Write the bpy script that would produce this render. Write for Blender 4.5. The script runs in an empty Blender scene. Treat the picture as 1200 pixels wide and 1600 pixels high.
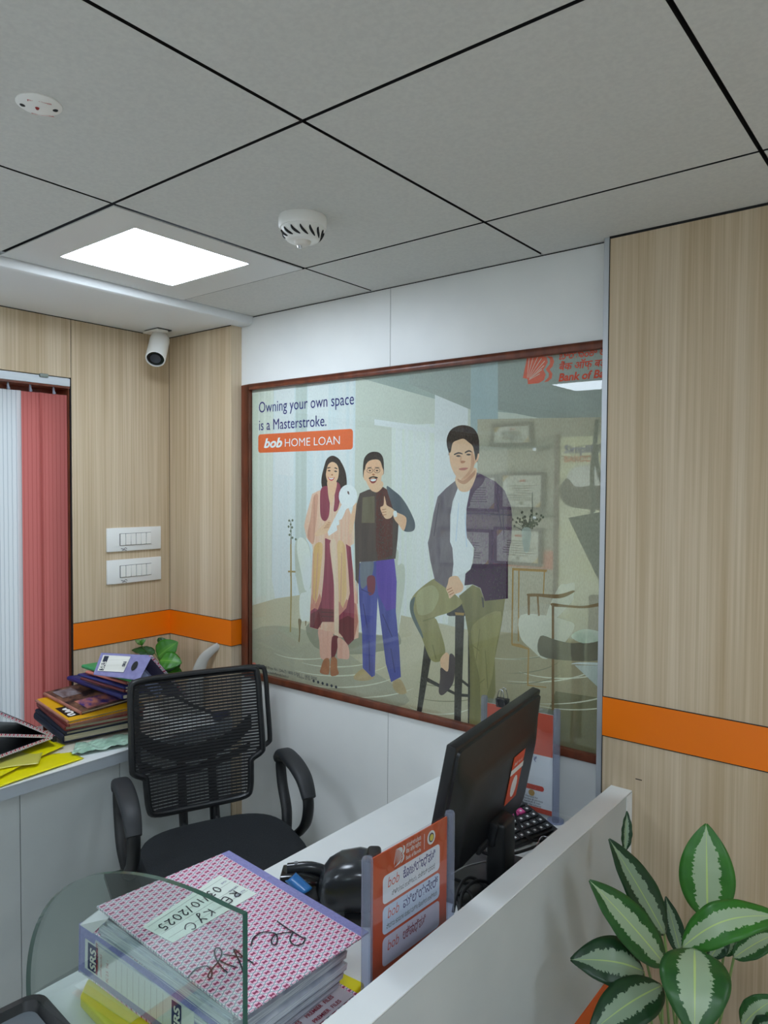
import bpy, bmesh, math, random
from mathutils import Vector, Matrix, geometry
V = Vector
scene = bpy.context.scene
COL = scene.collection
random.seed(7)

# ------------------------------------------------------------------ camera
CAM = V((0, 0, 1.6)); YAW, PITCH, ROLL, FPX = 0.67473, -0.032953, 0.005819, 1139.49
_f = V((-math.sin(YAW)*math.cos(PITCH), math.cos(YAW)*math.cos(PITCH), math.sin(PITCH)))
_r = V((math.cos(YAW), math.sin(YAW), 0)); _u = _r.cross(_f)
R_ = _r*math.cos(ROLL) + _u*math.sin(ROLL)
U_ = -_r*math.sin(ROLL) + _u*math.cos(ROLL)
F_ = _f
cd = bpy.data.cameras.new('camera'); cam = bpy.data.objects.new('camera', cd); COL.objects.link(cam)
cd.sensor_width = 36; cd.lens = FPX/1600*36; cd.clip_start = 0.02
cam.matrix_world = Matrix(((R_.x, U_.x, -F_.x, CAM.x), (R_.y, U_.y, -F_.y, CAM.y), (R_.z, U_.z, -F_.z, CAM.z), (0, 0, 0, 1)))
scene.camera = cam
# ------------------------------------------------------------------ light, exposure
scene.view_settings.view_transform = 'Standard'; scene.view_settings.look = 'None'
scene.view_settings.gamma = 1; scene.view_settings.use_curve_mapping = False
scene.view_settings.exposure = 1.48
scene.cycles.use_denoising = True
scene.cycles.max_bounces = 10; scene.cycles.diffuse_bounces = 5; scene.cycles.transparent_max_bounces = 16
scene.cycles.caustics_reflective = False; scene.cycles.caustics_refractive = False
scene.cycles.sample_clamp_indirect = 6
LAMP = 9.0          # strength of the ceiling panel diffusers
FARLAMP = 15.0       # unseen panel added to light the next room
DAY = .6           # daylight outside the left window
w = bpy.data.worlds.new('daylight'); scene.world = w; w.use_nodes = True
w.node_tree.nodes['Background'].inputs[0].default_value = (0.80, 0.90, 1.0, 1)
w.node_tree.nodes['Background'].inputs[1].default_value = DAY

# ------------------------------------------------------------------ a photo direction met with a plane of the room
def ray(x, y): return (R_*(x-600) + U_*(800-y) + F_*FPX)
def onX(x, y, X): d = ray(x, y); return CAM + d*((X-CAM.x)/d.x)
def onY(x, y, Y): d = ray(x, y); return CAM + d*((Y-CAM.y)/d.y)
def onZ(x, y, Z): d = ray(x, y); return CAM + d*((Z-CAM.z)/d.z)
def onD(x, y, D): return CAM + ray(x, y)*(D/FPX)

# ------------------------------------------------------------------ materials
def lin(c):
    return tuple(((v/255)/12.92 if v/255 <= .04045 else ((v/255+.055)/1.055)**2.4) for v in c) + (1,)
class NT:
    def __init__(s, name):
        s.m = bpy.data.materials.new(name); s.m.use_nodes = True; s.t = s.m.node_tree; s.n = s.t.nodes
        s.p = s.n['Principled BSDF']; s.out = s.n['Material Output']
    def add(s, typ, **kw):
        nd = s.n.new(typ)
        for k, v in kw.items():
            setattr(nd, k, v)
        return nd
    def link(s, a, b): s.t.links.new(a, b)
def mat(name, c, rough=.5, metal=0, spec=.5, coat=0, trans=0):
    q = NT(name); q.p.inputs['Base Color'].default_value = lin(c); q.p.inputs['Roughness'].default_value = rough
    q.p.inputs['Metallic'].default_value = metal; q.p.inputs['Specular IOR Level'].default_value = spec
    q.p.inputs['Coat Weight'].default_value = coat; q.p.inputs['Transmission Weight'].default_value = trans
    return q.m
def noisy(name, c1, c2, scale=(8, 8, 8), rough=.5, detail=3, bump=0, lo=.35, hi=.65, spec=.5, coord='Object', coat=0):
    q = NT(name); tc = q.add('ShaderNodeTexCoord'); mp = q.add('ShaderNodeMapping'); mp.inputs['Scale'].default_value = scale
    nz = q.add('ShaderNodeTexNoise'); nz.inputs['Scale'].default_value = 1; nz.inputs['Detail'].default_value = detail
    rp = q.add('ShaderNodeValToRGB'); e = rp.color_ramp.elements
    e[0].position = lo; e[1].position = hi; e[0].color = lin(c1); e[1].color = lin(c2)
    q.link(tc.outputs[coord], mp.inputs['Vector']); q.link(mp.outputs[0], nz.inputs['Vector'])
    q.link(nz.outputs[0], rp.inputs[0]); q.link(rp.outputs[0], q.p.inputs['Base Color'])
    q.p.inputs['Roughness'].default_value = rough; q.p.inputs['Specular IOR Level'].default_value = spec
    q.p.inputs['Coat Weight'].default_value = coat
    if bump:
        b = q.add('ShaderNodeBump'); b.inputs['Strength'].default_value = bump; b.inputs['Distance'].default_value = .002
        q.link(nz.outputs[0], b.inputs['Height']); q.link(b.outputs[0], q.p.inputs['Normal'])
    return q.m
def laminate(name, swap=False):
    """beige laminate with fine vertical grain, streaks run along world Z"""
    q = NT(name); tc = q.add('ShaderNodeTexCoord')
    outs = []
    for sc, det in (((26, 26, .55), 3), ((150, 150, 1.6), 4)):
        mp = q.add('ShaderNodeMapping'); mp.inputs['Scale'].default_value = sc
        nz = q.add('ShaderNodeTexNoise'); nz.inputs['Scale'].default_value = 1; nz.inputs['Detail'].default_value = det
        q.link(tc.outputs['Object'], mp.inputs['Vector']); q.link(mp.outputs[0], nz.inputs['Vector']); outs.append(nz.outputs[0])
    r1 = q.add('ShaderNodeValToRGB'); e = r1.color_ramp.elements
    e[0].position = .3; e[1].position = .7; e[0].color = lin((196, 174, 142)); e[1].color = lin((219, 202, 176))
    r2 = q.add('ShaderNodeValToRGB'); e = r2.color_ramp.elements
    e[0].position = .36; e[1].position = .62; e[0].color = lin((232, 227, 218)); e[1].color = (1, 1, 1, 1)
    mx = q.add('ShaderNodeMixRGB', blend_type='MULTIPLY'); mx.inputs[0].default_value = .85
    q.link(outs[0], r1.inputs[0]); q.link(outs[1], r2.inputs[0]); q.link(r1.outputs[0], mx.inputs[1]); q.link(r2.outputs[0], mx.inputs[2])
    q.link(mx.outputs[0], q.p.inputs['Base Color']); q.p.inputs['Roughness'].default_value = .42
    q.p.inputs['Specular IOR Level'].default_value = .35
    return q.m
def emis(name, c, strength):
    q = NT(name); q.p.inputs['Base Color'].default_value = lin(c); q.p.inputs['Emission Color'].default_value = lin(c)
    q.p.inputs['Emission Strength'].default_value = strength; return q.m
def clear(name, tint, refl=.08, rough=0.02, body=0.0, bodyc=(200, 210, 230), single=False):
    """clear pane: transmits with a tint, mirrors by Fresnel"""
    q = NT(name); tr = q.add('ShaderNodeBsdfTransparent'); tr.inputs[0].default_value = lin(tint)
    gl = q.add('ShaderNodeBsdfGlossy'); gl.inputs['Roughness'].default_value = rough
    fr = q.add('ShaderNodeFresnel'); ge = q.add('ShaderNodeNewGeometry'); io = q.add('ShaderNodeMapRange'); io.inputs['To Min'].default_value = 1.45; io.inputs['To Max'].default_value = 1/1.45
    q.link(ge.outputs['Backfacing'], io.inputs['Value']); q.link(io.outputs[0], fr.inputs[0])
    sg = q.add('ShaderNodeMath', operation='MULTIPLY'); q.link(fr.outputs[0], sg.inputs[0])
    if single:
        iv = q.add('ShaderNodeMath', operation='SUBTRACT'); iv.inputs[0].default_value = 1; q.link(ge.outputs['Backfacing'], iv.inputs[1]); q.link(iv.outputs[0], sg.inputs[1])
    else: sg.inputs[1].default_value = 1
    mx = q.add('ShaderNodeMixShader'); q.link(sg.outputs[0], mx.inputs[0]); q.link(tr.outputs[0], mx.inputs[1]); q.link(gl.outputs[0], mx.inputs[2])
    last = mx.outputs[0]
    if body:
        df = q.add('ShaderNodeBsdfDiffuse'); df.inputs[0].default_value = lin(bodyc)
        m2 = q.add('ShaderNodeMixShader'); m2.inputs[0].default_value = body
        q.link(last, m2.inputs[1]); q.link(df.outputs[0], m2.inputs[2]); last = m2.outputs[0]
    q.link(last, q.out.inputs[0]); return q.m
def ink(c):
    """print colour, a bright saturated film"""
    l = [min(.93, v*1.5) for v in lin(c)[:3]]; return tuple(255*(12.92*v if v <= .0031308 else 1.055*v**(1/2.4)-.055) for v in l)
SEE = .22           # share of the film that is punched through
def film(name, c1, c2=None, scale=(40, 40, 6), see=None, lo=.35, hi=.65):
    """print on perforated window film: part of it is see-through"""
    q = NT(name); q.p.inputs['Roughness'].default_value = .6; q.p.inputs['Specular IOR Level'].default_value = .1
    c1 = ink(c1); c2 = c2 and ink(c2)
    tc = q.add('ShaderNodeTexCoord')
    if c2:
        mp = q.add('ShaderNodeMapping'); mp.inputs['Scale'].default_value = scale
        nz = q.add('ShaderNodeTexNoise'); nz.inputs['Scale'].default_value = 1; nz.inputs['Detail'].default_value = 2
        rp = q.add('ShaderNodeValToRGB'); e = rp.color_ramp.elements
        e[0].position = lo; e[1].position = hi; e[0].color = lin(c1); e[1].color = lin(c2)
        q.link(tc.outputs['Object'], mp.inputs['Vector']); q.link(mp.outputs[0], nz.inputs['Vector'])
        q.link(nz.outputs[0], rp.inputs[0]); q.link(rp.outputs[0], q.p.inputs['Base Color'])
    else:
        q.p.inputs['Base Color'].default_value = lin(c1)
    tr = q.add('ShaderNodeBsdfTransparent')
    # fine perforation: vertical columns of holes
    mp = q.add('ShaderNodeMapping'); mp.inputs['Scale'].default_value = (330, 1, 120)
    vo = q.add('ShaderNodeTexNoise'); vo.inputs['Scale'].default_value = 1; vo.inputs['Detail'].default_value = 0
    q.link(tc.outputs['Object'], mp.inputs['Vector']); q.link(mp.outputs[0], vo.inputs['Vector'])
    mr = q.add('ShaderNodeMapRange'); s = SEE if see is None else see
    mr.inputs['From Min'].default_value = .3; mr.inputs['From Max'].default_value = .7
    mr.inputs['To Min'].default_value = max(0, s-.035); mr.inputs['To Max'].default_value = s+.035
    q.link(vo.outputs[0], mr.inputs['Value'])
    mx = q.add('ShaderNodeMixShader'); q.link(mr.outputs[0], mx.inputs[0]); q.link(q.p.outputs[0], mx.inputs[1]); q.link(tr.outputs[0], mx.inputs[2])
    q.link(mx.outputs[0], q.out.inputs[0]); return q.m

M = {}
M['lam'] = laminate('beige_laminate')
M['white_wall'] = noisy('white_panel', (226, 228, 226), (236, 237, 234), (3, 3, 3), .4)
M['white_lam'] = noisy('white_laminate', (228, 232, 232), (236, 239, 238), (5, 5, 5), .38)
M['grey_lam'] = noisy('pale_grey_laminate', (182, 188, 187), (192, 197, 195), (4, 4, 4), .45)
M['grey_edge'] = mat('grey_edge', (172, 180, 186), .45)
M['orange'] = mat('orange_laminate', (244, 122, 4), .4)
M['dark_line'] = mat('dark_joint', (26, 25, 24), .8)
M['tile'] = noisy('ceiling_tile', (204, 204, 200), (211, 211, 206), (120, 120, 120), .75, 4, bump=.1)
M['light_frame'] = mat('light_frame', (216, 217, 215), .4)
M['void'] = mat('ceiling_void', (14, 14, 15), .9)
M['soffit'] = mat('soffit_white', (226, 228, 228), .55)
M['brown'] = noisy('brown_wood', (88, 42, 26), (116, 60, 38), (30, 30, 6), .35)
M['alu'] = mat('aluminium', (205, 210, 216), .35, .6)
M['plast_white'] = mat('white_plastic', (240, 240, 236), .35)
M['plast_warm'] = mat('warm_white_plastic', (228, 224, 216), .4)
M['black'] = noisy('black_plastic', (20, 22, 24), (27, 29, 31), (40, 40, 40), .38)
M['black_matte'] = mat('black_matte', (22, 23, 25), .65)
M['black_gloss'] = mat('black_gloss', (18, 20, 22), .14)
M['fabric_black'] = noisy('black_fabric', (20, 23, 27), (30, 34, 38), (300, 300, 300), .9, bump=.3)
M['metal'] = mat('steel', (200, 202, 205), .25, 1)
M['floor'] = noisy('floor_tile', (214, 210, 202), (226, 222, 214), (3, 3, 3), .3)
M['paper'] = noisy('paper', (222, 220, 210), (238, 236, 228), (4, 4, 160), .8)
M['ink'] = mat('black_ink', (28, 28, 40), .6)

# ------------------------------------------------------------------ mesh helpers
class MB:
    def __init__(s): s.b = bmesh.new(); s.mi = 0
    def _f(s, vs):
        try:
            f = s.b.faces.new(vs); f.material_index = s.mi; return f
        except ValueError: return None
    def quad(s, *pts): return s._f([s.b.verts.new(p) for p in pts])
    def slab(s, o, a, b, c):
        o, a, b, c = V(o), V(a), V(b), V(c)
        v = [s.b.verts.new(o+a*i+b*j+c*k) for k in (0, 1) for j in (0, 1) for i in (0, 1)]
        fs = [(0, 2, 3, 1), (4, 5, 7, 6), (0, 1, 5, 4), (2, 6, 7, 3), (0, 4, 6, 2), (1, 3, 7, 5)]
        for f in fs: s._f([v[i] for i in f])
        return s
    def box(s, lo, hi):
        return s.slab(lo, (hi[0]-lo[0], 0, 0), (0, hi[1]-lo[1], 0), (0, 0, hi[2]-lo[2]))
    def prism(s, pts, ext):
        ext = V(ext); n = len(pts)
        a = [s.b.verts.new(V(p)) for p in pts]; c = [s.b.verts.new(V(p)+ext) for p in pts]
        s._f(a[::-1]); s._f(c)
        for i in range(n): s._f([a[i], a[(i+1) % n], c[(i+1) % n], c[i]])
        return s
    def loft(s, rings, cap=True, closed=True):
        rs = [[s.b.verts.new(V(p)) for p in r] for r in rings]
        for r0, r1 in zip(rs, rs[1:]):
            n = len(r0)
            for i in range(n if closed else n-1): s._f([r0[i], r0[(i+1) % n], r1[(i+1) % n], r1[i]])
        if cap and closed: s._f(rs[0][::-1]); s._f(rs[-1])
        return s
    def tube(s, path, rad, seg=10, cap=True):
        path = [V(p) for p in path]; n = len(path)
        if not hasattr(rad, '__len__'): rad = [rad]*n
        rings = []; prev = None
        for i, p in enumerate(path):
            t = (path[min(i+1, n-1)]-path[max(i-1, 0)]).normalized()
            if prev is None:
                ref = V((0, 0, 1)) if abs(t.z) < .9 else V((1, 0, 0)); u = t.cross(ref).normalized()
            else:
                u = (prev - t*prev.dot(t)).normalized()
            prev = u; v = t.cross(u)
            rings.append([p+(u*math.cos(a)+v*math.sin(a))*rad[i] for a in (2*math.pi*k/seg for k in range(seg))])
        return s.loft(rings, cap)
    def lathe(s, prof, o=(0, 0, 0), ax=(0, 0, 1), seg=32):
        ax = V(ax).normalized(); ref = V((0, 0, 1)) if abs(ax.z) < .9 else V((1, 0, 0))
        u = ax.cross(ref).normalized(); v = ax.cross(u); o = V(o)
        return s.loft([[o+ax*h+(u*math.cos(a)+v*math.sin(a))*r for a in (2*math.pi*k/seg for k in range(seg))] for r, h in prof])
    def grid(s, fn, nu, nv, thick=0):
        P = [[fn(i/nu, j/nv) for j in range(nv+1)] for i in range(nu+1)]
        vs = [[s.b.verts.new(V(p)) for p in r] for r in P]
        for i in range(nu):
            for j in range(nv): s._f([vs[i][j], vs[i+1][j], vs[i+1][j+1], vs[i][j+1]])
        return s
    def build(s, name, m, parent=None, bevel=0, seg=2, smooth=False, local=False, solid=0, subsurf=0):
        bmesh.ops.remove_doubles(s.b, verts=s.b.verts, dist=1e-6)
        bmesh.ops.recalc_face_normals(s.b, faces=s.b.faces)
        if bevel:
            ed = [e for e in s.b.edges if len(e.link_faces) == 2 and e.calc_face_angle(0) > .6]
            bmesh.ops.bevel(s.b, geom=ed, offset=bevel, segments=seg, profile=.5, affect='EDGES', clamp_overlap=True)
        me = bpy.data.meshes.new(name); s.b.to_mesh(me); s.b.free()
        for x in (m if isinstance(m, (list, tuple)) else [m]): me.materials.append(x)
        if smooth or bevel:
            for p in me.polygons: p.use_smooth = True
            try: me.set_sharp_from_angle(angle=math.radians(38))
            except Exception: pass
        o = bpy.data.objects.new(name, me); COL.objects.link(o)
        if solid:
            md = o.modifiers.new('thickness', 'SOLIDIFY'); md.thickness = solid; md.offset = 0
        if subsurf:
            md = o.modifiers.new('smooth', 'SUBSURF'); md.levels = md.render_levels = subsurf
        if parent is not None: adopt(o, parent, local)
        return o
WM = {}
def world_of(o):
    if o.name in WM: return WM[o.name]
    return Matrix.Identity(4)
def adopt(o, parent, local=False):
    o.parent = parent
    if not local: o.matrix_parent_inverse = world_of(parent).inverted()
def thing(name, label, cat, loc=(0, 0, 0), rz=0, group=None):
    o = bpy.data.objects.new(name, None); COL.objects.link(o); o.empty_display_size = .05
    o.location = loc; o.rotation_euler = (0, 0, rz)
    WM[o.name] = Matrix.Translation(V(loc)) @ Matrix.Rotation(rz, 4, 'Z')
    o['label'] = label; o['category'] = cat
    if group: o['group'] = group
    return o
def tag(o, label, cat, group=None, kind=None):
    if kind: o['kind'] = kind
    o['label'] = label; o['category'] = cat
    if group: o['group'] = group
    return o
def struct(o): o['kind'] = 'structure'; return o
def lab(o, s): o['label'] = s; return o
def cat_rom(pts, n=6, closed=True):
    out = []; L = len(pts)
    for i in range(L if closed else L-1):
        g = lambda k: V(pts[k % L]) if closed else V(pts[min(max(k, 0), L-1)])
        p0, p1, p2, p3 = g(i-1), g(i), g(i+1), g(i+2)
        for k in range(n):
            t = k/n
            out.append(.5*((2*p1)+(p2-p0)*t+(2*p0-5*p1+4*p2-p3)*t*t+(3*p1-p0-3*p2+p3)*t**3))
    if not closed: out.append(V(pts[-1]))
    return out
def text(body, o, xd, yd, size, m, parent, name='lettering', sx=1, shear=0, bold=0, align='LEFT', lift=.0006, spacing=1, res=3, fit=None):
    """lettering standing on a surface: o = start of the base line, xd / yd = reading and up direction"""
    cu = bpy.data.curves.new('txt', 'FONT'); cu.body = body; cu.size = 1; cu.shear = shear; cu.offset = bold; cu.align_x = align
    cu.resolution_u = res; cu.space_character = spacing; cu.fill_mode = 'FRONT' if hasattr(cu, 'fill_mode') else cu.fill_mode
    cu.dimensions = '2D'
    t = bpy.data.objects.new('txt', cu); COL.objects.link(t)
    dg = bpy.context.evaluated_depsgraph_get(); dg.update()
    me = bpy.data.meshes.new_from_object(t.evaluated_get(dg))
    bpy.data.objects.remove(t); bpy.data.curves.remove(cu)
    xd = V(xd).normalized(); yd = V(yd).normalized(); n = xd.cross(yd).normalized(); o = V(o)
    if fit and me.vertices: sx = fit/size/max(max(v.co.x for v in me.vertices), 1e-4)
    for v in me.vertices:
        c = v.co.copy(); v.co = o + xd*(c.x*size*sx) + yd*(c.y*size) + n*lift
    me.name = name; me.materials.clear(); me.materials.append(m)
    ob = bpy.data.objects.new(name, me); COL.objects.link(ob)
    if parent is not None: adopt(ob, parent)
    return ob
def flat(pts, o, xd, yd, n=None, lift=.0005):
    """2-D outline to 3-D points on a surface"""
    xd = V(xd).normalized(); yd = V(yd).normalized(); nn = xd.cross(yd).normalized(); o = V(o)
    return [o+xd*p[0]+yd*p[1]+nn*lift for p in pts]
def ribbon(mb, pts, wd, n):
    """pen stroke of width wd on a surface with normal n"""
    pts = [V(p) for p in pts]; n = V(n).normalized(); L = []; Rr = []
    for i, p in enumerate(pts):
        t = (pts[min(i+1, len(pts)-1)]-pts[max(i-1, 0)])
        if t.length < 1e-9: continue
        s = n.cross(t.normalized())*wd/2; L.append(p+s); Rr.append(p-s)
    mb.loft([L, Rr], cap=False, closed=False)
def rrect(w, h, r, n=5):
    out = []
    for cx, cy, a0 in ((w/2-r, h/2-r, 0), (-w/2+r, h/2-r, 90), (-w/2+r, -h/2+r, 180), (w/2-r, -h/2+r, 270)):
        for k in range(n+1):
            a = math.radians(a0+90*k/n); out.append((cx+r*math.cos(a), cy+r*math.sin(a)))
    return out
# ================================================================== the setting
XL, YB, YP, ZC, ZS = -2.56, 1.841, 1.81, 2.238, 2.207
XR, YF = 2.3, -3.3
struct(MB().box((XL-.3, YF-.2, -.1), (XR+.2, 5.2, 0)).build('floor', M['floor']))
# tiled ceiling with open dark joints
xs = [-2.108, -1.524, -.921, -.32, .28, .88, 1.48, 2.08, XR]; ys = [YB]; y = 1.53
while y > YF: ys.append(y); y -= .612
ys.append(YF); ys = ys[::-1]
LAMPS = [(0, .9), (0, -.9), (3, -.3), (3, -2.1), (0, -2.7), (6, -.9), (5, .9)]      # (column, row start near y); third onward unseen, added to brighten the room
def rowof(y0): return min(range(len(ys)-1), key=lambda k: abs(ys[k]-y0))
lampcells = {(c, rowof(r)) for c, r in LAMPS}
mb = MB(); g = .0042
for i in range(len(xs)-1):
    for j in range(len(ys)-1):
        if (i, j) in lampcells: continue
        x0, x1, y0, y1 = xs[i]+g, xs[i+1]-g, ys[j]+g, ys[j+1]-g
        mb.mi = 1; mb.box((x0, y0, ZC+.0004), (x1, y1, ZC+.012)); mb.mi = 0; mb.box((x0, y0, ZC), (x1, y1, ZC+.0004))
struct(mb.build('ceiling', [M['tile'], M['void']]))
struct(MB().box((XL-.2, YF-.1, ZC+.0122), (XR+.1, YB, ZC+.05)).build('ceiling_void', M['void']))
mb = MB(); pr = [(XL, ZS), (-2.122, ZS), (-2.112, ZS+.004), (-2.1085, ZS+.012), (-2.1085, ZC+.02), (XL, ZC+.02)]
mb.prism([(x, YF, z) for x, z in pr], (0, YB-YF-.001, 0)); struct(mb.build('trim_1', M['soffit'], smooth=True))
# left wall: header over the window, pier beside it, apron under it
WY = 1.372
mb = MB(); mb.box((XL-.16, YF, 1.994), (XL, WY-.001, ZC)); mb.box((XL-.16, WY+.001, 0), (XL, 1.79, ZC))
mb.box((XL-.16, YF, 0), (XL, WY-.001, .6)); mb.box((XL-.16, YF, .6), (XL, -1.2, 1.994))
mb.box((XL-.16, 1.79, 0), (-2.172, 1.99, ZC)); struct(mb.build('wall_left', M['lam'], bevel=.0012, seg=1))
mb = MB(); mb.box((XL-.1, WY-.002, .6), (XL-.003, WY+.002, ZC)); mb.box((XL-.01, WY, ZS-.003), (XL+.0008, 1.79, ZS)); mb.box((XL-.01, YF, ZS-.003), (XL+.0008, WY, ZS))
mb.box((XL, 1.7885, ZS-.003), (-2.172, 1.79, ZS)); mb.box((XL-.001, 1.7885, .72), (XL+.0015, 1.7905, ZS)); struct(mb.build('trim_2', M['dark_line']))
for k, (lo, hi) in enumerate([((XL, WY, .995), (XL+.0015, 1.7885, 1.094)), ((XL+.0015, 1.7885, .995), (-2.1705, 1.79, 1.094)),
                              ((-2.172, 1.789, .995), (-2.1705, YB, 1.094)), ((-.7215, YP-.0015, .965), (XR, YP, 1.067))]):
    mb = MB(); mb.mi = 0; mb.box(lo, hi); mb.mi = 1
    for z in (lo[2], hi[2]):
        mb.box((lo[0]-.0004*(k != 3), lo[1]-.0004, z-.001), (hi[0]+.0004, hi[1]+.0004*(k == 0), z+.001))
    struct(mb.build('trim_%d' % (3+k), [M['orange'], M['dark_line']]))
# window wall: white panels above and below the glazing
WX0, WX1, WZ0, WZ1 = -2.165, .2, .876, 1.986
mb = MB(); sx = -1.451
for z0, z1 in ((WZ1, ZC+.02), (0, WZ0)):
    mb.box((-2.1715, YB, z0), (sx-.0008, YB+.1, z1)); mb.box((sx+.0008, YB, z0), (WX1, YB+.1, z1))
struct(mb.build('wall_back', M['white_wall']))
mb = MB()
mb.box((sx-.001, YB+.001, WZ1), (sx+.001, YB+.01, ZC)); mb.box((sx-.001, YB+.001, .5), (sx+.001, YB+.01, WZ0)); mb.box((-2.105, YB-.001, ZC-.0025), (-.74, YB+.002, ZC))
struct(mb.build('trim_7', M['dark_line']))
# wood clad wall on the right, standing proud of the glazing, with an aluminium edge strip
mb = MB(); mb.box((-.7225, YP, 0), (XR, YB+.12, ZC-.006)); struct(mb.build('wall_right', M['lam']))
mb = MB(); mb.box((-.7225, YP-.001, ZC-.006), (XR, YP+.02, ZC)); mb.box((-.7228, YP-.0006, 0), (-.7205, YP, ZC)); struct(mb.build('trim_8', M['dark_line']))
mb = MB(); mb.box((-.738, YP+.002, 0), (-.723, YB+.02, ZC)); struct(mb.build('trim_9', M['alu'], bevel=.001, seg=1))
# walls behind and beside the viewer
struct(MB().box((XL-.16, YF-.12, 0), (XR+.12, YF, ZC+.05)).build('wall_front', M['white_wall']))
struct(MB().box((XR, YF, 0), (XR+.12, YB+.1, ZC+.05)).build('wall_side', M['white_wall']))
# window_1: brown timber frame and glass
win = thing('window_1', '', '', (-1.2, YB, WZ0)); win['kind'] = 'structure'; del win['label']; del win['category']
mb = MB(); FY0, FY1 = YB-.008, YB+.05
mb.box((WX0, FY0, WZ0), (WX0+.042, FY1, WZ1)); mb.box((WX0+.042, FY0, WZ1-.021), (WX1, FY1, WZ1)); mb.box((WX0+.042, FY0, WZ0), (WX1, FY1, WZ0+.02))
mb.build('window_frame', M['brown'], win, bevel=.0025, seg=2)
GX0, GZ0, GZ1 = WX0+.042, WZ0+.02, WZ1-.021
MB().box((GX0, YB+.004, GZ0), (WX1, YB+.008, GZ1)).build('glass', clear('window_glass', (250, 253, 252), rough=0.0, single=True), win)
# window_2 behind the blind
w2 = thing('window_2', '', '', (XL-.08, .6, .6)); w2['kind'] = 'structure'; del w2['label']; del w2['category']
mb = MB(); x0, x1 = XL-.13, XL-.09
mb.box((x0, 1.30, .6), (x1, WY-.003, 1.994)); mb.box((x0, -1.2, 1.90), (x1, 1.30, 1.994)); mb.box((x0, -1.2, .6), (x1, 1.30, .66)); mb.box((x0, .1, .66), (x1, .15, 1.9)); mb.box((x0, -1.2, .66), (x1, -1.15, 1.9))
mb.box((XL-.16, WY-.006, .6), (XL-.012, WY-.002, 1.96)); mb.box((XL-.12, -1.2, 1.955), (XL-.005, WY-.003, 1.962))
mb.build('window_frame', M['brown'], w2)
MB().box((XL-.115, -1.15, .66), (XL-.111, 1.30, 1.9)).build('glass', clear('street_glass', (250, 252, 252)), w2)

# ================================================================== lamps
diff = emis('light_diffuser', (226, 240, 255), LAMP)
LL = {0: 'square ceiling light panel in the tile beside the soffit, nearest the window poster', 1: 'square ceiling light panel behind the viewer, beside the soffit',
      2: 'unseen square ceiling light panel added for fill light, above the viewer to the right', 3: 'unseen square ceiling light panel added for fill light, far behind the viewer on the right', 4: 'unseen square ceiling light panel added for fill light, far behind the viewer beside the soffit', 5: 'unseen square ceiling light panel added for fill light, by the far side wall', 6: 'unseen square ceiling light panel added for fill light, beyond the wood wall plant'}
for k, (c, r) in enumerate(LAMPS):
    j = rowof(r); x0, x1, y0, y1 = xs[c], xs[c+1], ys[j], ys[j+1]; cx, cy = (x0+x1)/2, (y0+y1)/2
    if k == 0: cx, cy = -1.797, 1.214
    t = thing('ceiling_light', LL[k], 'ceiling light', (cx, cy, ZC), group='square ceiling light panels')
    mb = MB(); g2 = .0055; h = .182
    a, b, c_, d = x0+g2, x1-g2, y0+g2, y1-g2
    for lo, hi in (((a, c_), (cx-h, d)), ((cx+h, c_), (b, d)), ((cx-h, c_), (cx+h, cy-h)), ((cx-h, cy+h), (cx+h, d))):
        mb.box((lo[0], lo[1], ZC-.003), (hi[0], hi[1], ZC+.0))
    mb.build('light_frame', M['light_frame'], t)
    mb = MB(); mb.prism([(cx+px, cy+py, ZC-.003) for px, py in rrect(2*h, 2*h, .012)], (0, 0, .003)); mb.build('diffuser', diff, t)
# ================================================================== the next room, seen through the film
FB, FC = 5.0, 2.14
struct(MB().box((-5.3, YB+.12, -.1), (XL-.3005, 5.2, 0)).build('floor_far', M['floor']))
struct(MB().box((-5.2, FB, 0), (1.7, FB+.1, FC+.1)).build('wall_far', noisy('far_wall', (196, 187, 164), (206, 198, 176), (3, 3, 3), .6)))
struct(MB().box((-5.2, YB+.13, FC), (1.7, FB, FC+.06)).build('ceiling_far', mat('far_ceiling', (196, 200, 200), .7)))
mb = MB(); mb.box((-5.3, YB+.16, 0), (-5.2, FB, FC)); mb.box((1.6, YB+.13, 0), (1.7, FB, FC)); struct(mb.build('wall_far_side', M['white_wall']))
a = onY(700, 884, FB); b = onY(960, 912, FB)
struct(MB().box((a.x, FB-.004, 1.6-.60), (b.x+.5, FB, 1.6-.46)).build('trim_10', mat('far_orange', (236, 120, 84), .5)))
t = thing('ceiling_light', 'unseen square ceiling light panel added to light the next room beyond the window film', 'ceiling light', (.95, 3.6, FC))  # out of view, put in so the next room is lit
MB().box((.60, 3.25, FC-.006), (1.30, 3.95, FC)).build('light_frame', M['plast_white'], t)
MB().box((.65, 3.30, FC-.010), (1.25, 3.90, FC-.006)).build('diffuser', emis('far_diffuser', (226, 240, 255), FARLAMP), t)
frame_m = mat('dark_frame', (70, 34, 30), .4); sheet_m = noisy('certificate_paper', (232, 230, 212), (244, 242, 230), (9, 9, 9), .7)
gold = mat('gold_corner', (206, 164, 60), .4); grey_ink = mat('grey_ink', (120, 112, 100), .7); red_ink = mat('red_ink', (206, 70, 46), .7)
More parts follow.
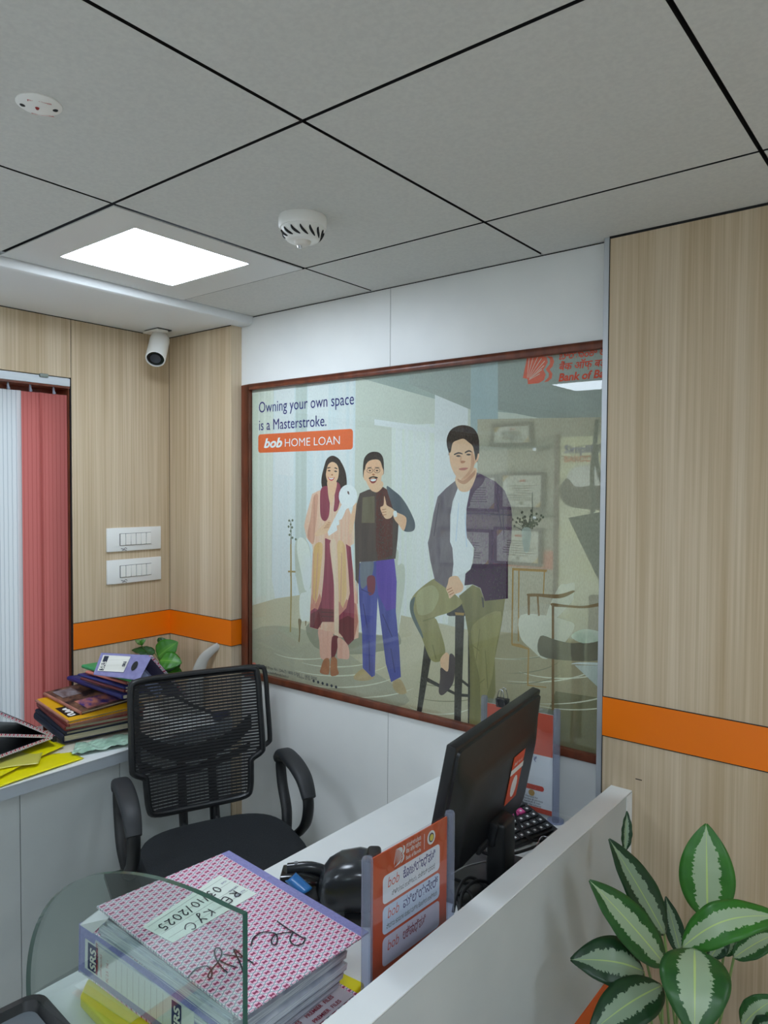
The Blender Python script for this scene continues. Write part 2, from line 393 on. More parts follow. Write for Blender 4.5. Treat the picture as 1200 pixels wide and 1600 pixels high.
def certificate(x0, y0, x1, y1, label):
    p = onY(x0, y1, FB-.02); q = onY(x1, y0, FB-.02); x0, z0, x1, z1 = p.x, p.z, q.x, q.z; yf = FB-.022
    t = thing('certificate', label, 'framed certificate', ((x0+x1)/2, FB, z0), group='framed certificates on the wall of the next room')
    mb = MB(); e = .022
    for lo, hi in (((x0, z0), (x1, z0+e)), ((x0, z1-e), (x1, z1)), ((x0, z0+e), (x0+e, z1-e)), ((x1-e, z0+e), (x1, z1-e))):
        mb.box((lo[0], yf-.012, lo[1]), (hi[0], FB, hi[1]))
    mb.build('frame', frame_m, t)
    mb = MB(); mb.mi = 0; mb.box((x0+e, yf, z0+e), (x1-e, FB-.006, z1-e)); yy = yf-.001
    mb.mi = 1
    for sx_, px in ((1, x0+e), (-1, x1-e)):
        for sz, pz in ((1, z0+e), (-1, z1-e)):
            if (sx_, sz) in ((1, -1), (-1, 1)): mb.quad((px, yy, pz), (px+sx_*.055, yy, pz), (px, yy, pz+sz*.055))
    mb.mi = 2; W = x1-x0-2*e; H = z1-z0-2*e; cx = (x0+x1)/2; rr = random.Random(label)
    for k in range(7):
        zz = z1-e-H*(.34+.075*k); ww = W*rr.uniform(.22, .36); mb.box((cx-ww, yy, zz), (cx+ww, yy+.001, zz+.006))
    mb.mi = 3; mb.box((cx-.02, yy, z1-e-H*.2), (cx+.03, yy+.001, z1-e-H*.13))
    mb.mi = 2; mb.lathe([(.016, 0), (.016, .001)], (cx, yy, z0+e+H*.13), (0, 1, 0), 14)
    mb.build('certificate_sheet', [sheet_m, gold, grey_ink, red_ink], t)
certificate(768, 660, 832, 698, 'framed certificate on the top glass shelf of the next room')
certificate(781, 738, 851, 796, 'framed certificate on the middle glass shelf, beside the welcome banner')
certificate(772, 826, 847, 880, 'framed certificate on the lowest row, right of the seated figure on the film')
certificate(690, 742, 778, 797, 'framed certificate on the middle row, behind the seated figure jacket on the film')
certificate(684, 828, 769, 882, 'framed certificate on the lowest row, behind the seated figure shirt on the film')
sh_m = clear('shelf_glass', (190, 214, 200), body=.35, bodyc=(150, 165, 150))
for yy, lb in ((704, 'upper glass wall shelf in the next room under the topmost certificate'), (800, 'lower glass wall shelf in the next room under the middle certificates')):
    p = onY(690, yy, FB-.01); q = onY(866, yy, FB-.01)
    t = thing('glass_shelf', lb, 'shelf', ((p.x+q.x)/2, FB, p.z), group='glass shelves in the next room')
    MB().box((p.x, FB-.14, p.z-.008), (q.x, FB, p.z)).build('shelf_board', sh_m, t)
    for xx in (p.x+.2, q.x-.12):
        MB().box((xx-.012, FB-.09, p.z-.03), (xx+.012, FB, p.z-.008)).build('bracket', M['metal'], t)
# standing banner against the far wall
YS = FB-.25
p = onY(872, 884, YS); q = onY(975, 679, YS)
t = thing('standing_banner', 'pale yellow printed banner standing by the far wall, beyond the right side of the film', 'banner', ((p.x+q.x)/2, YS, 0))
MB().box((p.x, YS, .25), (q.x, YS+.012, q.z)).build('banner_sheet', noisy('banner', (232, 228, 180), (240, 238, 206), (4, 4, 4), .5), t)
MB().box((p.x-.03, YS-.02, 0), (p.x, YS+.03, q.z+.02)).build('banner_post', mat('banner_post', (120, 96, 80), .5), t)
X3 = (1, 0, 0); Z3u = (0, 0, 1)
text('Simplifying Digi', onY(882, 708, YS), X3, Z3u, .078, mat('violet_ink', (62, 52, 140), .6), t, bold=.02, lift=.002)
text('BARODA POWER', onY(881, 722, YS), X3, Z3u, .060, mat('orange_ink', (226, 110, 40), .6), t, bold=.02, lift=.002)
mb = MB(); c0 = onY(905, 770, YS)
mb.prism([c0+V((x, -.004, z)) for x, z in [tuple(v)[:2] for v in cat_rom([V((-.14, .02, 0)), V((-.09, .1, 0)), V((-.02, .04, 0)), V((.1, .05, 0)), V((.28, .03, 0)), V((.28, -.1, 0)), V((.05, -.11, 0)), V((-.1, -.08, 0))])]], (0, .003, 0))
mb.build('banner_figure', mat('banner_dark', (92, 82, 70), .6), t)
mb = MB(); mb.prism([c0+V((x, -.003, z)) for x, z in [tuple(v)[:2] for v in cat_rom([V((-.09, .06, 0)), V((-.06, .16, 0)), V((.08, .19, 0)), V((.28, .15, 0)), V((.28, .0, 0)), V((.1, -.02, 0)), V((-.02, -.01, 0))])]], (0, .002, 0))
mb.build('banner_cloud', mat('banner_white', (244, 243, 234), .6), t)
# chairs with wooden arms in the next room
wood_m = noisy('chair_wood', (96, 62, 34), (126, 84, 48), (20, 20, 4), .4); cush = mat('chair_cushion', (150, 140, 118), .8)
def armchair(x, y, rz, label):
    t = thing('armchair', label, 'chair', (x, y, 0), rz, 'wooden armchairs in the next room')
    MB().box((-.25, -.25, .42), (.25, .25, .50)).build('seat', cush, t, bevel=.02, local=True)
    MB().slab((-.24, .22, .50), (.48, 0, 0), (0, .06, 0), (0, .08, .42)).build('backrest', cush, t, bevel=.015, local=True)
    for s in (-1, 1):
        MB().tube([(s*.29, -.27, 0), (s*.28, -.24, .66)], [.016, .02], 8).build('leg', wood_m, t, smooth=True, local=True)
        MB().tube([(s*.29, .30, 0), (s*.28, .25, .64)], [.016, .02], 8).build('leg', wood_m, t, smooth=True, local=True)
        MB().tube([(s*.28, -.30, .655), (s*.29, -.1, .68), (s*.28, .12, .675), (s*.27, .28, .66)], [.022, .026, .024, .02], 8).build('armrest', wood_m, t, smooth=True, local=True)
    return t
p = onZ(850, 1085, 0); 
armchair(-1.55, 4.25, math.radians(20), 'wooden armchair in the next room, nearer the certificates')
armchair(-.78, 4.15, math.radians(-8), 'wooden armchair in the next room, below the banner')
for k, (c, dx, zz) in enumerate([((206, 208, 200), 0, .50), ((196, 204, 196), .03, .54), ((96, 140, 108), -.03, .58)]):
    o = MB().slab((-.96+dx, 3.95, zz+.001), (.32, .05, 0), (-.03, .24, 0), (0, 0, .036)).build('paper_bundle', mat('bundle_%d' % k, c, .8), None, bevel=.004)
    tag(o, ['bottom pale bundle of papers on the armchair in the next room', 'middle grey-green bundle of papers on the armchair in the next room', 'green topped bundle of papers on top of the armchair pile in the next room'][k], 'papers', 'paper bundles on the armchair')
# dark screen on a post, with cables
c = onY(946, 870, 2.55)
t = thing('monitor', 'dark tilted screen with hanging cables, seen through right edge of the window film', 'monitor', (c.x+.13, 2.55, 0))
a, b_, d_ = onY(887, 809, 2.45), onY(975, 794, 2.58), onY(950, 938, 2.45)
dm = mat('grey_green_plastic', (72, 84, 80), .5)
MB().prism([a, b_, onY(990, 940, 2.58), d_], (.0, .04, 0)).build('screen_housing', dm, t, bevel=.004)
MB().tube([(c.x+.13, 2.60, 0), (c.x+.13, 2.60, 1.5)], .025).build('post', dm, t, smooth=True)
cab = MB()
for pts in ([(934, 655), (930, 690), (925, 740), (927, 790), (922, 815)], [(945, 690), (932, 705), (935, 735), (946, 765)]):
    cab.tube(cat_rom([onY(x, y, 2.5) for x, y in pts], 5, False), .008, 6)
cab.build('cable', dm, t, smooth=True)

# ================================================================== the window poster, printed on perforated film
YPO = YB+.011
def z1(x, y): return (380+x/4.2857, 530+y/4.2857)
def z2(x, y): return (380+x/4.2857, 850+y/4.2857)
def z3(x, y): return (620+x/3.636, 530+y/3.636)
def z4(x, y): return (620+x/3.636, 840+y/3.636)
def zz_(x, y): return (x, y)
def pp(fn, pts): 
    out = []
    for x, y in pts:
        p = onY(*fn(x, y), YPO); out.append(V((p.x, p.z, 0)))
    return out
PRT = []
FM = {}; FIG = False
def fm(c1, c2=None, **k):
    key = (c1, c2, tuple(sorted(k.items())))
    if 'see' not in k: k['see'] = SEE if not FIG else .13
    key = (c1, c2, tuple(sorted(k.items())))
    if key not in FM: FM[key] = film('film_print_%d' % len(FM), c1, c2, **k)
    return FM[key]
def P(part, m, fn, pts, smooth=True):
    q = pp(fn, pts)
    if smooth: q = cat_rom(q, 4)
    PRT.append((part, m, [V((v.x, v.y)) for v in q]))
def PW(part, m, x0, z0, x1, z1): PRT.append((part, m, [V((x0, z0)), V((x1, z0)), V((x1, z1)), V((x0, z1))]))
bgp = 'scene_print'
# room picture behind the figures
PW(bgp, fm((186, 187, 176), (194, 195, 184), scale=(3, 3, 1)), GX0, GZ0, WX1-.05, GZ1)
P(bgp, fm((146, 154, 148), (158, 164, 156), scale=(4, 4, 3)), zz_, [(560, 500), (560, 590), (740, 640), (960, 660), (1060, 660), (1060, 440), (800, 440)], False)
P(bgp, fm((138, 143, 137), (150, 155, 148), scale=(5, 5, 3)), zz_, [(780, 470), (776, 640), (850, 655), (960, 655), (1060, 650), (1060, 420)], False)
P(bgp, fm((154, 168, 170), (166, 179, 180), scale=(9, 9, 3)), zz_, [(736, 540), (735, 700), (778, 700), (778, 530)], False)
P(bgp, fm((196, 202, 204), (206, 211, 212), scale=(60, 60, .5)), zz_, [(428, 590), (424, 960), (470, 975), (552, 985), (556, 570)], False)      # bright curtains
P(bgp, fm((210, 216, 222), (222, 227, 232), scale=(50, 50, .5)), zz_, [(432, 595), (430, 740), (458, 745), (460, 590)], False)
P(bgp, fm((212, 219, 226), (224, 229, 234), scale=(50, 50, .5)), zz_, [(482, 585), (480, 700), (512, 702), (514, 580)], False)
P(bgp, fm((184, 190, 186), (176, 182, 176), scale=(60, 60, .5)), zz_, [(462, 588), (461, 900), (478, 905), (480, 585)], False)
P(bgp, fm((204, 208, 196), (214, 217, 206), scale=(70, 70, .5)), zz_, [(612, 665), (612, 965), (700, 975), (720, 660)], False)
P(bgp, fm((214, 218, 220), (222, 226, 226), scale=(40, 40, .5)), zz_, [(680, 580), (676, 960), (728, 965), (732, 570)], False)
P(bgp, fm((212, 216, 206),), zz_, [(585, 655), (585, 664), (700, 680), (725, 680), (725, 672), (700, 671)], False)
P(bgp, fm((190, 194, 178), (198, 201, 186), scale=(20, 20, 2)), zz_, [(392, 620), (392, 935), (400, 950), (418, 930), (418, 600)], False)
P(bgp, fm((182, 176, 156), (190, 184, 164), scale=(4, 4, 4), see=.55), zz_, [(746, 655), (746, 985), (960, 1006), (1060, 1020), (1060, 650)], False)
P(bgp, fm((150, 156, 150), (158, 163, 156), scale=(6, 6, 2), see=.3), zz_, [(640, 545), (640, 600), (735, 640), (735, 540)], False)
# curtain foot
P(bgp, fm((206, 208, 198), (192, 195, 183), scale=(60, 60, .5)), zz_, [(404, 600), (400, 945), (404, 955), (418, 957), (430, 952), (431, 942), (424, 900), (427, 590)], False)
# floor
P(bgp, fm((176, 166, 140), (186, 178, 154), scale=(5, 5, 4)), zz_, [(380, 950), (432, 935), (480, 928), (620, 960), (760, 990), (960, 1010), (1100, 1030), (1100, 1400), (380, 1200)], False)
P(bgp, fm((142, 132, 104), (154, 144, 116), scale=(5, 5, 4)), zz_, [(760, 985), (960, 1005), (1100, 1030), (1100, 1400), (700, 1250), (740, 1120)], False)
P(bgp, fm((106, 102, 76), (116, 112, 84), scale=(5, 5, 4)), zz_, [(868, 1080), (1000, 1100), (1100, 1300), (900, 1300), (830, 1180)], False)
P(bgp, fm((156, 150, 130), (164, 158, 138), scale=(5, 5, 4)), zz_, [(395, 985), (480, 985), (570, 1040), (640, 1095), (560, 1100), (400, 1055)])
# paler and darker ripple rings printed on the floor
rp = fm((196, 194, 172), (206, 204, 184), scale=(8, 8, 8))
rd = fm((122, 118, 94),)
def arc(m, cx, cy, rx, ry, a0, a1, wd):
    n = 14; o = []; i_ = []
    for k in range(n+1):
        a = math.radians(a0+(a1-a0)*k/n); tw = wd*math.sin(math.pi*k/n)+.15
        o.append((cx+(rx+tw)*math.cos(a), cy+(ry+tw*.6)*math.sin(a))); i_.append((cx+(rx-tw)*math.cos(a), cy+(ry-tw*.6)*math.sin(a)))
    P(bgp, m, zz_, o+i_[::-1], False)
for q in ((525, 1028, 62, 14, 20, 150, 1.6), (525, 1030, 86, 26, 15, 140, 1.6), (530, 1042, 100, 32, 20, 120, 1.4), (560, 1060, 100, 30, 30, 110, 1.5), (480, 1010, 60, 20, 40, 150, 1.3)): arc(rp, *q)
for q in ((800, 1010, 70, 20, 10, 120, 1.4), (830, 1030, 110, 36, 10, 110, 1.6), (880, 1030, 90, 30, 30, 140, 1.6), (860, 1060, 120, 40, 10, 100, 1.6), (690, 1090, 60, 26, 20, 150, 1.6), (900, 1075, 100, 34, 30, 130, 1.4), (690, 1105, 70, 30, 60, 160, 1.4)): arc(rp, *q)
for q in ((800, 1000, 90, 30, 20, 100, 1.2), (800, 1022, 80, 30, 20, 100, 1.2), (810, 1044, 70, 24, 20, 120, 1.2), (690, 1060, 40, 12, 20, 160, 1), (700, 1080, 60, 16, 20, 150, 1)): arc(rd, *q)
# white sofa behind the couple
sf = fm((206, 208, 196), (216, 217, 206), scale=(6, 6, 6)); sf2 = fm((176, 178, 164), (186, 188, 174), scale=(6, 6, 6)); lg = fm((120, 100, 70),)
P(bgp, sf2, z2, [(345, 40), (355, -20), (380, -40), (420, -30), (450, 60), (455, 300), (415, 330), (395, 380), (375, 330), (352, 200)])
P(bgp, sf, z2, [(365, -30), (400, -40), (440, 20), (455, 150), (450, 280), (415, 310), (390, 200), (362, 60)])
P(bgp, sf, z2, [(378, 350), (420, 320), (480, 290), (760, 280), (900, 330), (1050, 330), (1045, 560), (1000, 610), (780, 590), (440, 520), (385, 505)])
P(bgp, sf2, z2, [(1015, 40), (1040, 60), (1035, 140), (1060, 130), (1082, 160), (1080, 290), (1050, 480), (1045, 570), (1020, 560), (1020, 300)])
P(bgp, lg, z2, [(368, 505), (390, 512), (384, 560), (378, 650), (370, 650), (374, 590)])
P(bgp, lg, z2, [(414, 515), (424, 515), (421, 548), (416, 548)], False)
P(bgp, fm((132, 130, 112), (142, 140, 122), scale=(6, 6, 6)), z2, [(440, 530), (800, 600), (1000, 615), (1040, 600), (1030, 690), (720, 740), (480, 690)])
# tall dry flower in a thin stand
P(bgp, lg, z1, [(316, 1330), (324, 1330), (322, 1586), (314, 1586)], False)
P(bgp, fm((150, 128, 80),), z2, [(314, 0), (324, 0), (326, 350), (320, 590), (312, 590), (316, 300)], False)
P(bgp, fm((150, 128, 80),), z2, [(300, 178), (350, 180), (350, 192), (300, 190)], False)
fl = fm((96, 104, 86),)
for x, y in ((308, 1215), (330, 1213), (318, 1240), (304, 1255), (328, 1260), (318, 1285), (310, 1310), (330, 1330), (352, 1340)):
    P(bgp, fl, z1, [(x-7, y), (x, y-9), (x+7, y), (x, y+9)])
P(bgp, fl, z1, [(316, 1215), (320, 1215), (324, 1340), (318, 1340)], False)
# gilt side table with a vase of twigs
gl = fm((150, 116, 62),)
for q in ([(655, 172), (855, 182), (850, 196), (655, 186)], [(655, 186), (664, 186), (658, 605), (650, 605)], [(690, 188), (697, 188), (694, 590), (687, 590)], [(835, 192), (842, 192), (836, 330), (829, 330)], [(652, 600), (700, 604), (752, 630), (750, 638), (652, 612)], [(745, 630), (753, 630), (748, 835), (740, 830)], [(740, 832), (790, 842), (850, 848), (850, 854), (740, 842)]):
    P(bgp, gl, z4, q, False)
tw = fm((62, 66, 56), (84, 88, 72), scale=(30, 30, 30))
rr = random.Random(3)
for k in range(26):
    a = math.radians(rr.uniform(-165, -15)); L = rr.uniform(50, 150); bx, by = 735+rr.uniform(-25, 25), 1085+rr.uniform(-10, 8); ex, ey = bx+L*.75*math.cos(a), by+L*math.sin(a)
    nx, ny = -math.sin(a)*2.2, math.cos(a)*2.2
    P(bgp, tw, z3, [(bx-nx, by-ny), (ex, ey), (bx+nx, by+ny)], False)
    for f in (.6, .85): P(bgp, tw, z3, [(bx+(ex-bx)*f-6, by+(ey-by)*f), (bx+(ex-bx)*f, by+(ey-by)*f-9), (bx+(ex-bx)*f+7, by+(ey-by)*f), (bx+(ex-bx)*f, by+(ey-by)*f+7)])
P(bgp, fm((150, 156, 146),), z3, [(712, 1080), (762, 1080), (755, 1180), (745, 1210), (728, 1210), (718, 1180)])
P(bgp, tw, z3, [(768, 870), (772, 870), (774, 1080), (768, 1080)], False)
# printed chairs and table of the showroom
ch = fm((108, 84, 54), (122, 96, 62), scale=(12, 12, 12)); chs = fm((184, 182, 164), (196, 193, 176), scale=(8, 8, 8))
P(bgp, chs, z4, [(705, 440), (860, 445), (960, 470), (1010, 500), (960, 590), (850, 690), (760, 630), (700, 560)])
P(bgp, chs, z4, [(920, 280), (960, 265), (1010, 260), (1005, 330), (990, 370), (900, 460), (850, 440)])
P(bgp, ch, z4, [(740, 320), (800, 318), (920, 322), (1000, 300), (1005, 312), (925, 345), (800, 335), (752, 335)])
P(bgp, ch, z4, [(742, 325), (756, 325), (756, 440), (744, 440)], False)
P(bgp, ch, z4, [(795, 330), (806, 330), (812, 445), (802, 445)], False)
P(bgp, ch, z4, [(880, 372), (960, 382), (1060, 388), (1155, 370), (1155, 388), (1060, 402), (960, 396), (884, 390)])
P(bgp, ch, z4, [(880, 372), (894, 372), (894, 980), (880, 980)], False)
P(bgp, fm((86, 84, 70), (104, 100, 84), scale=(9, 9, 9)), z4, [(815, 560), (900, 580), (1000, 600), (1160, 590), (1160, 690), (1000, 700), (815, 670)])
P(bgp, fm((150, 168, 142), (196, 198, 184), scale=(14, 14, 14)), z4, [(990, 560), (1060, 520), (1165, 540), (1165, 580), (1060, 600)])
P(bgp, fm((196, 200, 196),), z4, [(990, 718), (1040, 708), (1160, 712), (1160, 724), (1040, 720)])
P(bgp, fm((170, 176, 170), (182, 187, 180), scale=(8, 8, 8)), z4, [(1010, 725), (1160, 726), (1165, 870)], False)
# --------------------------------------------------------------- the woman with the key
wp = 'woman_print'; FIG = True
skin = fm((206, 160, 128), (214, 170, 138), scale=(14, 14, 14)); skd = fm((150, 92, 62), (164, 104, 72), scale=(20, 20, 20)); hair = fm((38, 26, 26), (50, 34, 32), scale=(40, 40, 8))
pink = fm((206, 158, 136), (222, 178, 154), scale=(55, 55, 2)); pinkd = fm((180, 128, 108), (196, 144, 122), scale=(60, 60, 2)); mar = fm((118, 42, 62), (140, 58, 76), scale=(60, 60, 3)); mard = fm((92, 32, 44), (108, 42, 52), scale=(60, 60, 3))
W2 = lambda x, y: z2(x, y)
P(wp, hair, z1, [(598, 780), (560, 802), (540, 860), (524, 930), (528, 990), (560, 1010), (640, 1020), (688, 985), (682, 910), (662, 840), (640, 800)])
P(wp, pink, zz_, [z1(556, 1000), z1(500, 1016), z1(462, 1036), z1(442, 1110), z1(420, 1190), z1(408, 1250), z1(424, 1330), z1(462, 1378), z2(466, 40), z2(458, 200), z2(454, 330), z2(448, 450), z2(444, 556), z2(500, 574), z2(600, 600), z2(640, 622), z2(740, 640), z2(772, 628), z2(774, 520), z2(758, 320), z2(728, 100), z2(720, 10), z1(742, 1370), z1(746, 1300), z1(738, 1210), z1(700, 1120), z1(668, 1020), z1(625, 1000)], False)
P(wp, pinkd, z1, [(470, 1060), (500, 1040), (495, 1150), (485, 1250), (470, 1370), (430, 1320), (450, 1200)])
P(wp, fm((196, 152, 98), (208, 166, 116), scale=(50, 50, 2)), z2, [(474, 20), (530, 0), (520, 170), (500, 330), (490, 420), (462, 400), (470, 200)])
P(wp, fm((198, 158, 112), (210, 170, 124), scale=(50, 50, 2)), z2, [(630, 0), (680, 10), (690, 200), (690, 350), (650, 460), (640, 300)])
omb = fm((176, 110, 96), (188, 124, 108), scale=(60, 60, 2))
P(wp, omb, z2, [(458, 340), (486, 400), (512, 330), (530, 380), (520, 560), (448, 556), (450, 430)], False)
P(wp, omb, z2, [(640, 380), (668, 430), (690, 370), (756, 400), (770, 520), (744, 636), (640, 600)], False)
P(wp, mar, z2, [(548, -40), (600, -20), (604, 120), (608, 300), (608, 520), (530, 520), (500, 572), (446, 556), (450, 450), (478, 430), (500, 440), (522, 380), (536, 250), (546, 100)], False)
P(wp, mard, z2, [(449, 470), (520, 430), (608, 440), (607, 522), (530, 522), (500, 572), (446, 556)], False)
P(wp, fm((70, 26, 36),), z2, [(522, 452), (606, 458), (606, 463), (522, 457)], False); P(wp, fm((70, 26, 36),), z2, [(522, 480), (606, 484), (606, 489), (522, 485)], False)
P(wp, mar, z2, [(688, 0), (720, 20), (736, 200), (744, 400), (742, 640), (700, 682), (664, 620), (640, 590), (642, 480), (690, 430), (714, 330), (704, 180)], False)
P(wp, mard, z2, [(642, 510), (700, 480), (743, 500), (742, 640), (700, 682), (664, 620), (640, 590)], False)
for xa, xb in ((470, 462), (500, 482), (660, 652), (758, 764)): P(wp, pinkd, z2, [(xa-3, 60), (xa+2, 60), (xb+4, 400), (xb-3, 400)], False)
P(wp, fm((224, 184, 160), (212, 170, 146), scale=(60, 60, 2)), z2, [(580, 0), (626, 0), (636, 300), (638, 610), (612, 620), (610, 300)])
P(wp, fm((214, 160, 144), (200, 146, 128), scale=(50, 50, 3)), z2, [(503, 575), (560, 584), (602, 596), (594, 690), (582, 768), (520, 764), (510, 660)])
P(wp, mard, z2, [(595, 625), (640, 625), (630, 700), (610, 760), (590, 770)])
P(wp, fm((214, 160, 144), (200, 146, 128), scale=(50, 50, 3)), z2, [(636, 625), (700, 675), (708, 766), (660, 768), (630, 760), (632, 690)])
P(wp, skd, z2, [(542, 772), (576, 772), (576, 860), (560, 876), (516, 862), (520, 830)])
P(wp, skd, z2, [(590, 765), (626, 768), (630, 830), (640, 868), (610, 884), (584, 872)])
P(wp, mar, z1, [(522, 1000), (572, 990), (580, 1080), (574, 1180), (548, 1218), (520, 1190), (514, 1100)])
P(wp, mar, z1, [(612, 960), (648, 975), (650, 1060), (632, 1140), (606, 1150), (612, 1080)])
P(wp, skin, z1, [(566, 950), (624, 955), (620, 1010), (600, 1080), (588, 1120), (572, 1060), (566, 1000)])
P(wp, skin, z1, [(560, 870), (572, 836), (600, 822), (628, 840), (640, 880), (634, 930), (614, 964), (590, 974), (566, 954), (554, 910)])
P(wp, hair, z1, [(600, 808), (632, 826), (648, 870), (640, 950), (690, 985), (688, 900), (660, 830), (630, 800)])
P(wp, hair, z1, [(562, 868), (566, 858), (584, 856), (585, 862)], False); P(wp, hair, z1, [(606, 862), (618, 858), (632, 866), (630, 872)], False)
P(wp, fm((60, 40, 36),), z1, [(565, 880), (576, 875), (586, 881), (576, 886)]); P(wp, fm((60, 40, 36),), z1, [(608, 884), (619, 879), (630, 886), (619, 890)])
P(wp, skd, z1, [(590, 905), (598, 903), (601, 912), (590, 913)]); P(wp, fm((178, 72, 74),), z1, [(568, 922), (588, 930), (612, 924), (604, 942), (588, 948), (574, 938)])
P(wp, fm((240, 236, 230),), z1, [(573, 926), (588, 932), (606, 928), (600, 936), (588, 939), (578, 934)])
P(wp, skin, z1, [(480, 1300), (530, 1250), (560, 1220), (584, 1212), (586, 1240), (572, 1290), (530, 1310), (490, 1320)])
P(wp, skin, z1, [(742, 1090), (770, 1110), (776, 1140), (752, 1190), (730, 1290), (706, 1300), (716, 1200), (732, 1140)])
keym = fm((236, 238, 240), (228, 232, 236), scale=(8, 8, 8))
P(wp, keym, z1, [(668, 1090), (722, 1122), (690, 1138), (672, 1180), (660, 1205), (640, 1212), (644, 1240), (626, 1250), (630, 1280), (572, 1318), (565, 1292), (606, 1210)], False)
P(wp, keym, z1, [(702+62*math.cos(k*.3142), 1052+78*math.sin(k*.3142)) for k in range(20)], False)
P(wp, fm((96, 70, 66),), z1, [(698, 1018), (708, 1022), (710, 1040), (700, 1034)])
for k in range(4): P(wp, skd, z1, [(540+k*9, 1262-k*12), (576+k*3, 1258-k*10), (576+k*3, 1261-k*10), (540+k*9, 1266-k*12)], False)
# --------------------------------------------------------------- the man giving a thumbs up
mp_ = 'man_print'
tor = fm((62, 48, 46), (74, 60, 56), scale=(40, 40, 5)); torm = fm((70, 32, 30), (80, 40, 36), scale=(40, 40, 5)); slv = fm((70, 76, 84), (82, 88, 94), scale=(30, 30, 8))
jean = fm((58, 62, 128), (74, 78, 148), scale=(45, 45, 4)); jeanp = fm((78, 54, 140), (90, 66, 152), scale=(45, 45, 4)); shoe = fm((158, 136, 100), (172, 148, 112), scale=(20, 20, 20))
P(mp_, shoe, z2, [(742, 885), (775, 850), (805, 838), (845, 868), (878, 890), (850, 910), (800, 916), (745, 908)])
P(mp_, shoe, z2, [(1005, 920), (1050, 905), (1082, 955), (1092, 998), (1045, 1004), (1005, 965)])
P(mp_, jean, z2, [(768, 130), (1012, 100), (1028, 250), (1022, 450), (1045, 690), (1056, 890), (990, 925), (955, 800), (925, 560), (900, 360), (890, 600), (882, 880), (862, 892), (800, 830), (796, 600), (778, 400)], False)
P(mp_, jeanp, z2, [(890, 110), (1010, 100), (1026, 250), (1020, 430), (960, 450), (905, 340), (890, 220)], False)
P(mp_, fm((92, 96, 110), (104, 108, 118), scale=(40, 40, 4)), z2, [(790, 110), (870, 110), (860, 220), (800, 300), (782, 240)])
P(mp_, fm((110, 44, 60),), z2, [(830, 225), (880, 218), (882, 310), (860, 342), (838, 330)])
P(mp_, tor, zz_, [z1(836, 1008), z1(780, 1032), z1(758, 1110), z1(746, 1230), z1(748, 1400), z1(752, 1586), z2(752, 240), z2(772, 270), z2(780, 120), z2(880, 115), z2(1010, 100), z1(1020, 1470), z1(1034, 1340), z1(1040, 1240), z1(1010, 1100), z1(930, 990)], False)
P(mp_, torm, z1, [(890, 1030), (930, 985), (985, 1020), (1000, 1150), (1000, 1450), (905, 1480), (888, 1400)], False)
P(mp_, fm((88, 78, 60), (98, 88, 70), scale=(30, 30, 8)), z1, [(800, 1060), (880, 1050), (880, 1230), (792, 1230)], False)
P(mp_, slv, z1, [(960, 985), (1010, 1015), (1062, 1062), (1112, 1140), (1150, 1230), (1138, 1284), (1072, 1282), (1050, 1210), (1010, 1150), (985, 1080)])
P(mp_, skin, z1, [(1000, 1140), (1030, 1160), (1092, 1196), (1076, 1282), (1040, 1240), (1010, 1200)])
P(mp_, skin, z1, [(944, 1050), (956, 1090), (962, 1112), (1000, 1135), (1008, 1160), (990, 1195), (955, 1202), (932, 1170), (918, 1128), (940, 1110)])
for k in range(3): P(mp_, skd, z1, [(930, 1140+k*18), (958, 1136+k*18), (958, 1140+k*18), (931, 1144+k*18)], False)
P(mp_, fm((226, 224, 220),), z1, [(1006, 1155), (1026, 1152), (1030, 1185), (1010, 1190)])
P(mp_, skin, z1, [(842, 960), (925, 950), (936, 985), (895, 1025), (850, 1005)])
P(mp_, hair, z1, [(806, 930), (802, 860), (812, 795), (850, 758), (905, 757), (935, 790), (942, 850), (936, 910), (880, 880), (830, 880)])
P(mp_, skin, z1, [(816, 850), (838, 812), (880, 800), (916, 815), (932, 860), (940, 880), (938, 905), (928, 915), (920, 955), (896, 988), (868, 1000), (840, 985), (822, 950), (810, 940), (806, 915)])
P(mp_, hair, z1, [(814, 880), (822, 840), (850, 812), (900, 806), (926, 830), (936, 870), (940, 830), (930, 790), (880, 768), (826, 784), (810, 830)])
gls = fm((70, 54, 48),)
for cx in (848, 896):
    o = [(cx+22*math.cos(a*.4488), 880+17*math.sin(a*.4488)) for a in range(14)]; i_ = [(cx+19*math.cos(a*.4488), 880+14*math.sin(a*.4488)) for a in range(14)]
    P(mp_, gls, z1, o, False); P(mp_, skin, z1, i_, False); P(mp_, fm((44, 30, 28),), z1, [(cx-9, 880), (cx, 875), (cx+9, 880), (cx, 885)])
P(mp_, gls, z1, [(832, 860), (858, 856), (860, 861), (832, 865)], False); P(mp_, gls, z1, [(882, 856), (912, 858), (912, 863), (882, 861)], False)
P(mp_, skd, z1, [(862, 905), (872, 900), (882, 908), (872, 914)])
P(mp_, hair, z1, [(842, 928), (868, 918), (900, 924), (894, 933), (868, 926), (846, 937)])
P(mp_, fm((126, 48, 46),), z1, [(846, 938), (870, 932), (896, 934), (886, 958), (866, 966), (852, 956)]); P(mp_, fm((240, 238, 232),), z1, [(852, 940), (870, 936), (890, 938), (884, 948), (866, 952), (856, 948)])
